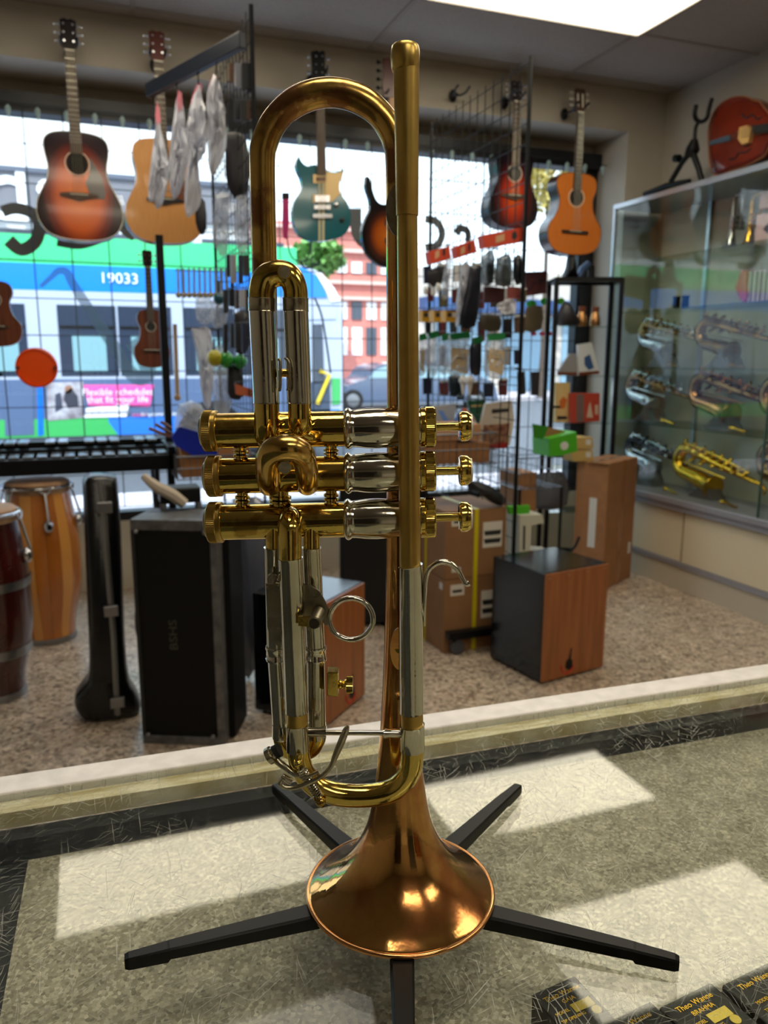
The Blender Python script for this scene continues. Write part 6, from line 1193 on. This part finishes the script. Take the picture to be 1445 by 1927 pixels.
# far building with a sign
FY = 28.0
W1 = mat('white_facade', (235, 236, 238), .8); W2 = mat('pale_red_brick', (206, 130, 120), .85, var=.06, scale=6); W3 = mat('grey_fascia', (120, 120, 128), .7); DKW = mat('shop_window_dark', (70, 78, 92), .2)
def fp(x, y): return P(x, y, Y=FY)
t = wthing('shop_building', 'white shop building across the street with a lettered grey sign band', 'building', (-2, FY, -.02))
MB().bx(-22, fp(470, 400).x, FY+.1, FY+6, -.1, 11).build('facade', W1, t, smooth=False)
fz0, fz1 = fp(20, 398).z, fp(20, 325).z
sg = MB().bx(-22, fp(470, 400).x, FY-.2, FY+.1, fz0, fz1).build('sign_band', W3, t, smooth=False)
MB().bx(-22, fp(470, 400).x, FY-.3, FY+.1, fz1, fz1+.14).build('coping', mat('grey_coping', (90, 96, 112), .6), t, smooth=False)
text('ids', 2.9, WHT, sg, frame_m(fp(28, 364)+Vector((0, -.25, 0)), (1, 0, 0), (0, 0, 1)), 'sign_lettering', ext=.03)
for k in range(6): MB().bx(-13+k*3.4, -10.2+k*3.4, FY-.02, FY+.1, .6, fz0-.5).build('shop_window', DKW, t, smooth=False)
t = wthing('brick_building', 'pinkish brick building with bright windows across the street behind the trumpet', 'building', (6, FY+1, -.02))
x0, x1 = fp(475, 400).x, fp(770, 400).x
MB().bx(x0, x1, FY+1, FY+8, -.1, P(600, 420, Y=FY+1).z).build('facade', W2, t, smooth=False)
for y_ in (430, 470, 530, 560): z = P(600, y_, Y=FY+1).z; MB().bx(x0, x1, FY+.8, FY+1, z-.06, z+.06).build('ledge', mat('stone_ledge', (226, 190, 180), .8), t, smooth=False)
for k in range(9):
    x = x0+.35+k*(x1-x0-.5)/9
    for ya, yb in ((512, 490), (600, 566), (668, 615)): MB().bx(x, x+(x1-x0)/9*.62, FY+.94, FY+1, P(600, ya, Y=FY+1).z, P(600, yb, Y=FY+1).z).build('window', W1 if (k+ya) % 3 else DKW, t, smooth=False)
t = wthing('tan_building', 'low pale building with awning across the street at the right', 'building', (15, FY, -.02))
x0, x1 = fp(790, 400).x, 48
MB().bx(x0, x1, FY, FY+6, -.1, 4.6).build('facade', mat('pale_tan', (196, 186, 176), .8), t, smooth=False)
for k in range(7): MB().bx(x0+.7+k*2.8, x0+3+k*2.8, FY-.06, FY, -.0, 2.9).build('shop_window', mat('blue_shop_glass', (120, 150, 170), .2), t, smooth=False)
MB().bx(x0, x1, FY-.7, FY, 3.0, 3.5).build('awning', mat('awning_blue', (60, 90, 140), .6), t, smooth=False)
# parked car
CYY = 21.0
def cp_(x, y): return P(x, y, Y=CYY)
c0 = cp_(690, 770); t = wthing('parked_car', 'blue grey car parked across the street behind the trumpet bell stem', 'car', (c0.x, CYY, -.17))
CB = mat('car_paint', (84, 98, 124), .2, coat=.8)
t.location.z -= 0
ol = catmull([cp_(x, y) for x, y in ((650, 742), (652, 722), (664, 712), (690, 703), (702, 686), (722, 676), (790, 672), (880, 674), (905, 700), (930, 712), (938, 745))], 3); zlo = cp_(700, 750).z
o2 = [Vector((p.x, p.y, p.z)) for p in ol]; o2 += [Vector((ol[-1].x, CYY, zlo)), Vector((ol[0].x, CYY, zlo))]
MB().prism(o2, (0, 1.7, 0)).build('car_body', CB, t, ang=40)
MB().prism([cp_(x, y) for x, y in ((694, 702), (706, 687), (724, 680), (780, 678), (780, 702))], (0, -.02, 0)).build('side_glass', mat('car_glass', (150, 180, 190), .1), t, smooth=False)
MB().prism([cp_(x, y) for x, y in ((790, 678), (866, 680), (884, 702), (790, 702))], (0, -.02, 0)).build('side_glass', mat('car_glass', (150, 180, 190), .1), t, smooth=False)
for x in (664, 895):
    c = cp_(x, 744); MB().cyl(c+Vector((0, -.03, 0)), c+Vector((0, .2, 0)), 20*mpp(c), 24).build('tyre', mat('tyre', (26, 26, 28), .8), t)
    MB().lathe([(13*mpp(c), 0), (12*mpp(c), .02), (3*mpp(c), .03)], c+Vector((0, -.03, 0)), (0, -1, 0), 20).build('rim', STEEL, t)
t.location.z += (-.165)-(cp_(664, 744).z-20*mpp(cp_(664, 744)))
# trees
def tree(label, x, y0, top, Y, w_, m):
    a = P(x, y0, Y=Y); b_ = P(x, top, Y=Y); t = wthing('street_tree', label, 'tree', (a.x, Y, -.02), 'street trees'); rnd = random.Random(int(x))
    MB().tube([(a.x, Y, -.02), (a.x+.05, Y, 1.6), (a.x, Y, a.z+.5)], [.12, .09, .06], 8).build('trunk', mat('bark', (84, 70, 58), .9), t)
    lv = MB(); cz = (a.z+b_.z)/2; hz = (b_.z-a.z)/2
    for _ in range(700):
        u = Vector((rnd.gauss(0, 1), rnd.gauss(0, 1), rnd.gauss(0, 1))); u = u.normalized()*(rnd.random()**.4); c = Vector((a.x+u.x*w_, Y+u.y*w_, cz+u.z*hz)); q = Vector((rnd.random()-.5, rnd.random()-.5, rnd.random()-.5)).normalized()*.22; r = q.cross(Vector((0, 0, 1)))
        lv.add([c-q, c+r*.6, c+q, c-r*.6], [(0, 1, 2, 3)])
    lv.build('foliage', m, t, smooth=False, kind='stuff', flip=False)
tree('yellow-green street tree seen between the small sunburst and classical guitars', 1030, 400, 250, 23.5, 1.6, mat('yellow_leaves', (206, 190, 110), .7))
tree('green street tree between the pink building and the bus, behind the trumpet', 600, 520, 445, 26.0, .9, mat('green_leaves', (120, 170, 90), .7))
# window decals (flat film stuck on the glass) and coloured spots
DY = 4.733
def decal(nm, lb, mm, group='decals on the window'):
    return solo(mm, nm, DEC, lb, 'window decal', group, smooth=False)
DEC = mat('grey_window_film', (118, 124, 130), .6); LBL = mat('pale_blue_film', (150, 190, 214), .5, trans=.55)
def ribbon(pts, wpx, sm=5):
    q = catmull([P(x, y, Y=DY) for x, y in pts], sm); k = mpp(q[0]); n = len(q); L_, R_ = [], []
    for i, p in enumerate(q):
        tdir = (q[min(i+1, n-1)]-q[max(i-1, 0)]).normalized(); s = Vector((-tdir.z, 0, tdir.x)); ww = wpx[0]+(wpx[1]-wpx[0])*i/(n-1) if isinstance(wpx, tuple) else wpx
        L_.append(p+s*ww*k/2); R_.append(p-s*ww*k/2)
    m = MB(); vs = L_+R_; m.add(vs+[v+Vector((0, .0006, 0)) for v in vs], [(i, i+1, n+i+1, n+i) for i in range(n-1)]+[(2*n+i, 2*n+n+i, 2*n+n+i+1, 2*n+i+1) for i in range(n-1)]); return m
decal('letter_decal', 'big grey S-shaped letter decal on the window, far left behind the sunburst guitar', ribbon([(4, 398), (30, 392), (62, 402), (74, 425), (66, 455), (40, 470), (16, 452)], (20, 24)))
decal('letter_decal', 'grey letter decal showing under the sunburst guitar', ribbon([(108, 450), (150, 458), (198, 446)], (26, 16)))
decal('letter_decal', 'grey letter decal between the two acoustic guitars', ribbon([(226, 400), (232, 432), (252, 448)], (16, 12)))
decal('letter_decal', 'grey letter decal left of the bass guitar', ribbon([(668, 392), (672, 440), (690, 462), (720, 462)], (26, 12)))
decal('letter_decal', 'grey rounded letter decal right of the leadpipe', ribbon([(800, 412), (822, 418), (832, 440), (822, 462), (800, 466)], (14, 14)))
decal('letter_decal', 'small grey letter decal beside the right rack', ribbon([(858, 440), (866, 430), (880, 436), (880, 456)], (14, 12)))
o = ribbon([(76, 540), (98, 520), (110, 510), (125, 512), (136, 532), (160, 570), (190, 615), (220, 660), (240, 695), (262, 712), (278, 700), (270, 670), (250, 640)], (7, 36), 5); t = solo(o, 'saxophone_decal', LBL, 'large pale blue saxophone-shaped decal on the window in front of the bus', 'window decal', None, smooth=False)
for x, y, c, lb in ((1000, 572, (90, 240, 90), 'wide lime green sticker on the window right of the rack, painted for a light'), (1024, 567, (90, 240, 90), 'lime green sticker on the window left of the tower post, painted for a light'), (1056, 567, (110, 240, 60), 'lime green sticker seen through the tower, painted for a light'), (1004, 628, (255, 90, 130), 'pink sticker on the window, left one'), (1020, 628, (255, 90, 130), 'pink sticker on the window, middle one'), (1034, 628, (255, 90, 130), 'pink sticker on the window, right one')):
    hw, hh = ((10, 7) if y > 570 and y < 600 else (7, 7)) if c[1] > 200 else (6, 4)
    solo(MB().prism([P(x+hw*math.cos(a*PI/6), y+hh*math.sin(a*PI/6), Y=DY) for a in range(12)], (0, .0008, 0)), 'spot', mat('spot_%d' % x, c, .5), lb, 'spot', 'bright spots on the window', smooth=False)  # lime discs stand in, by colour alone, for small green lights
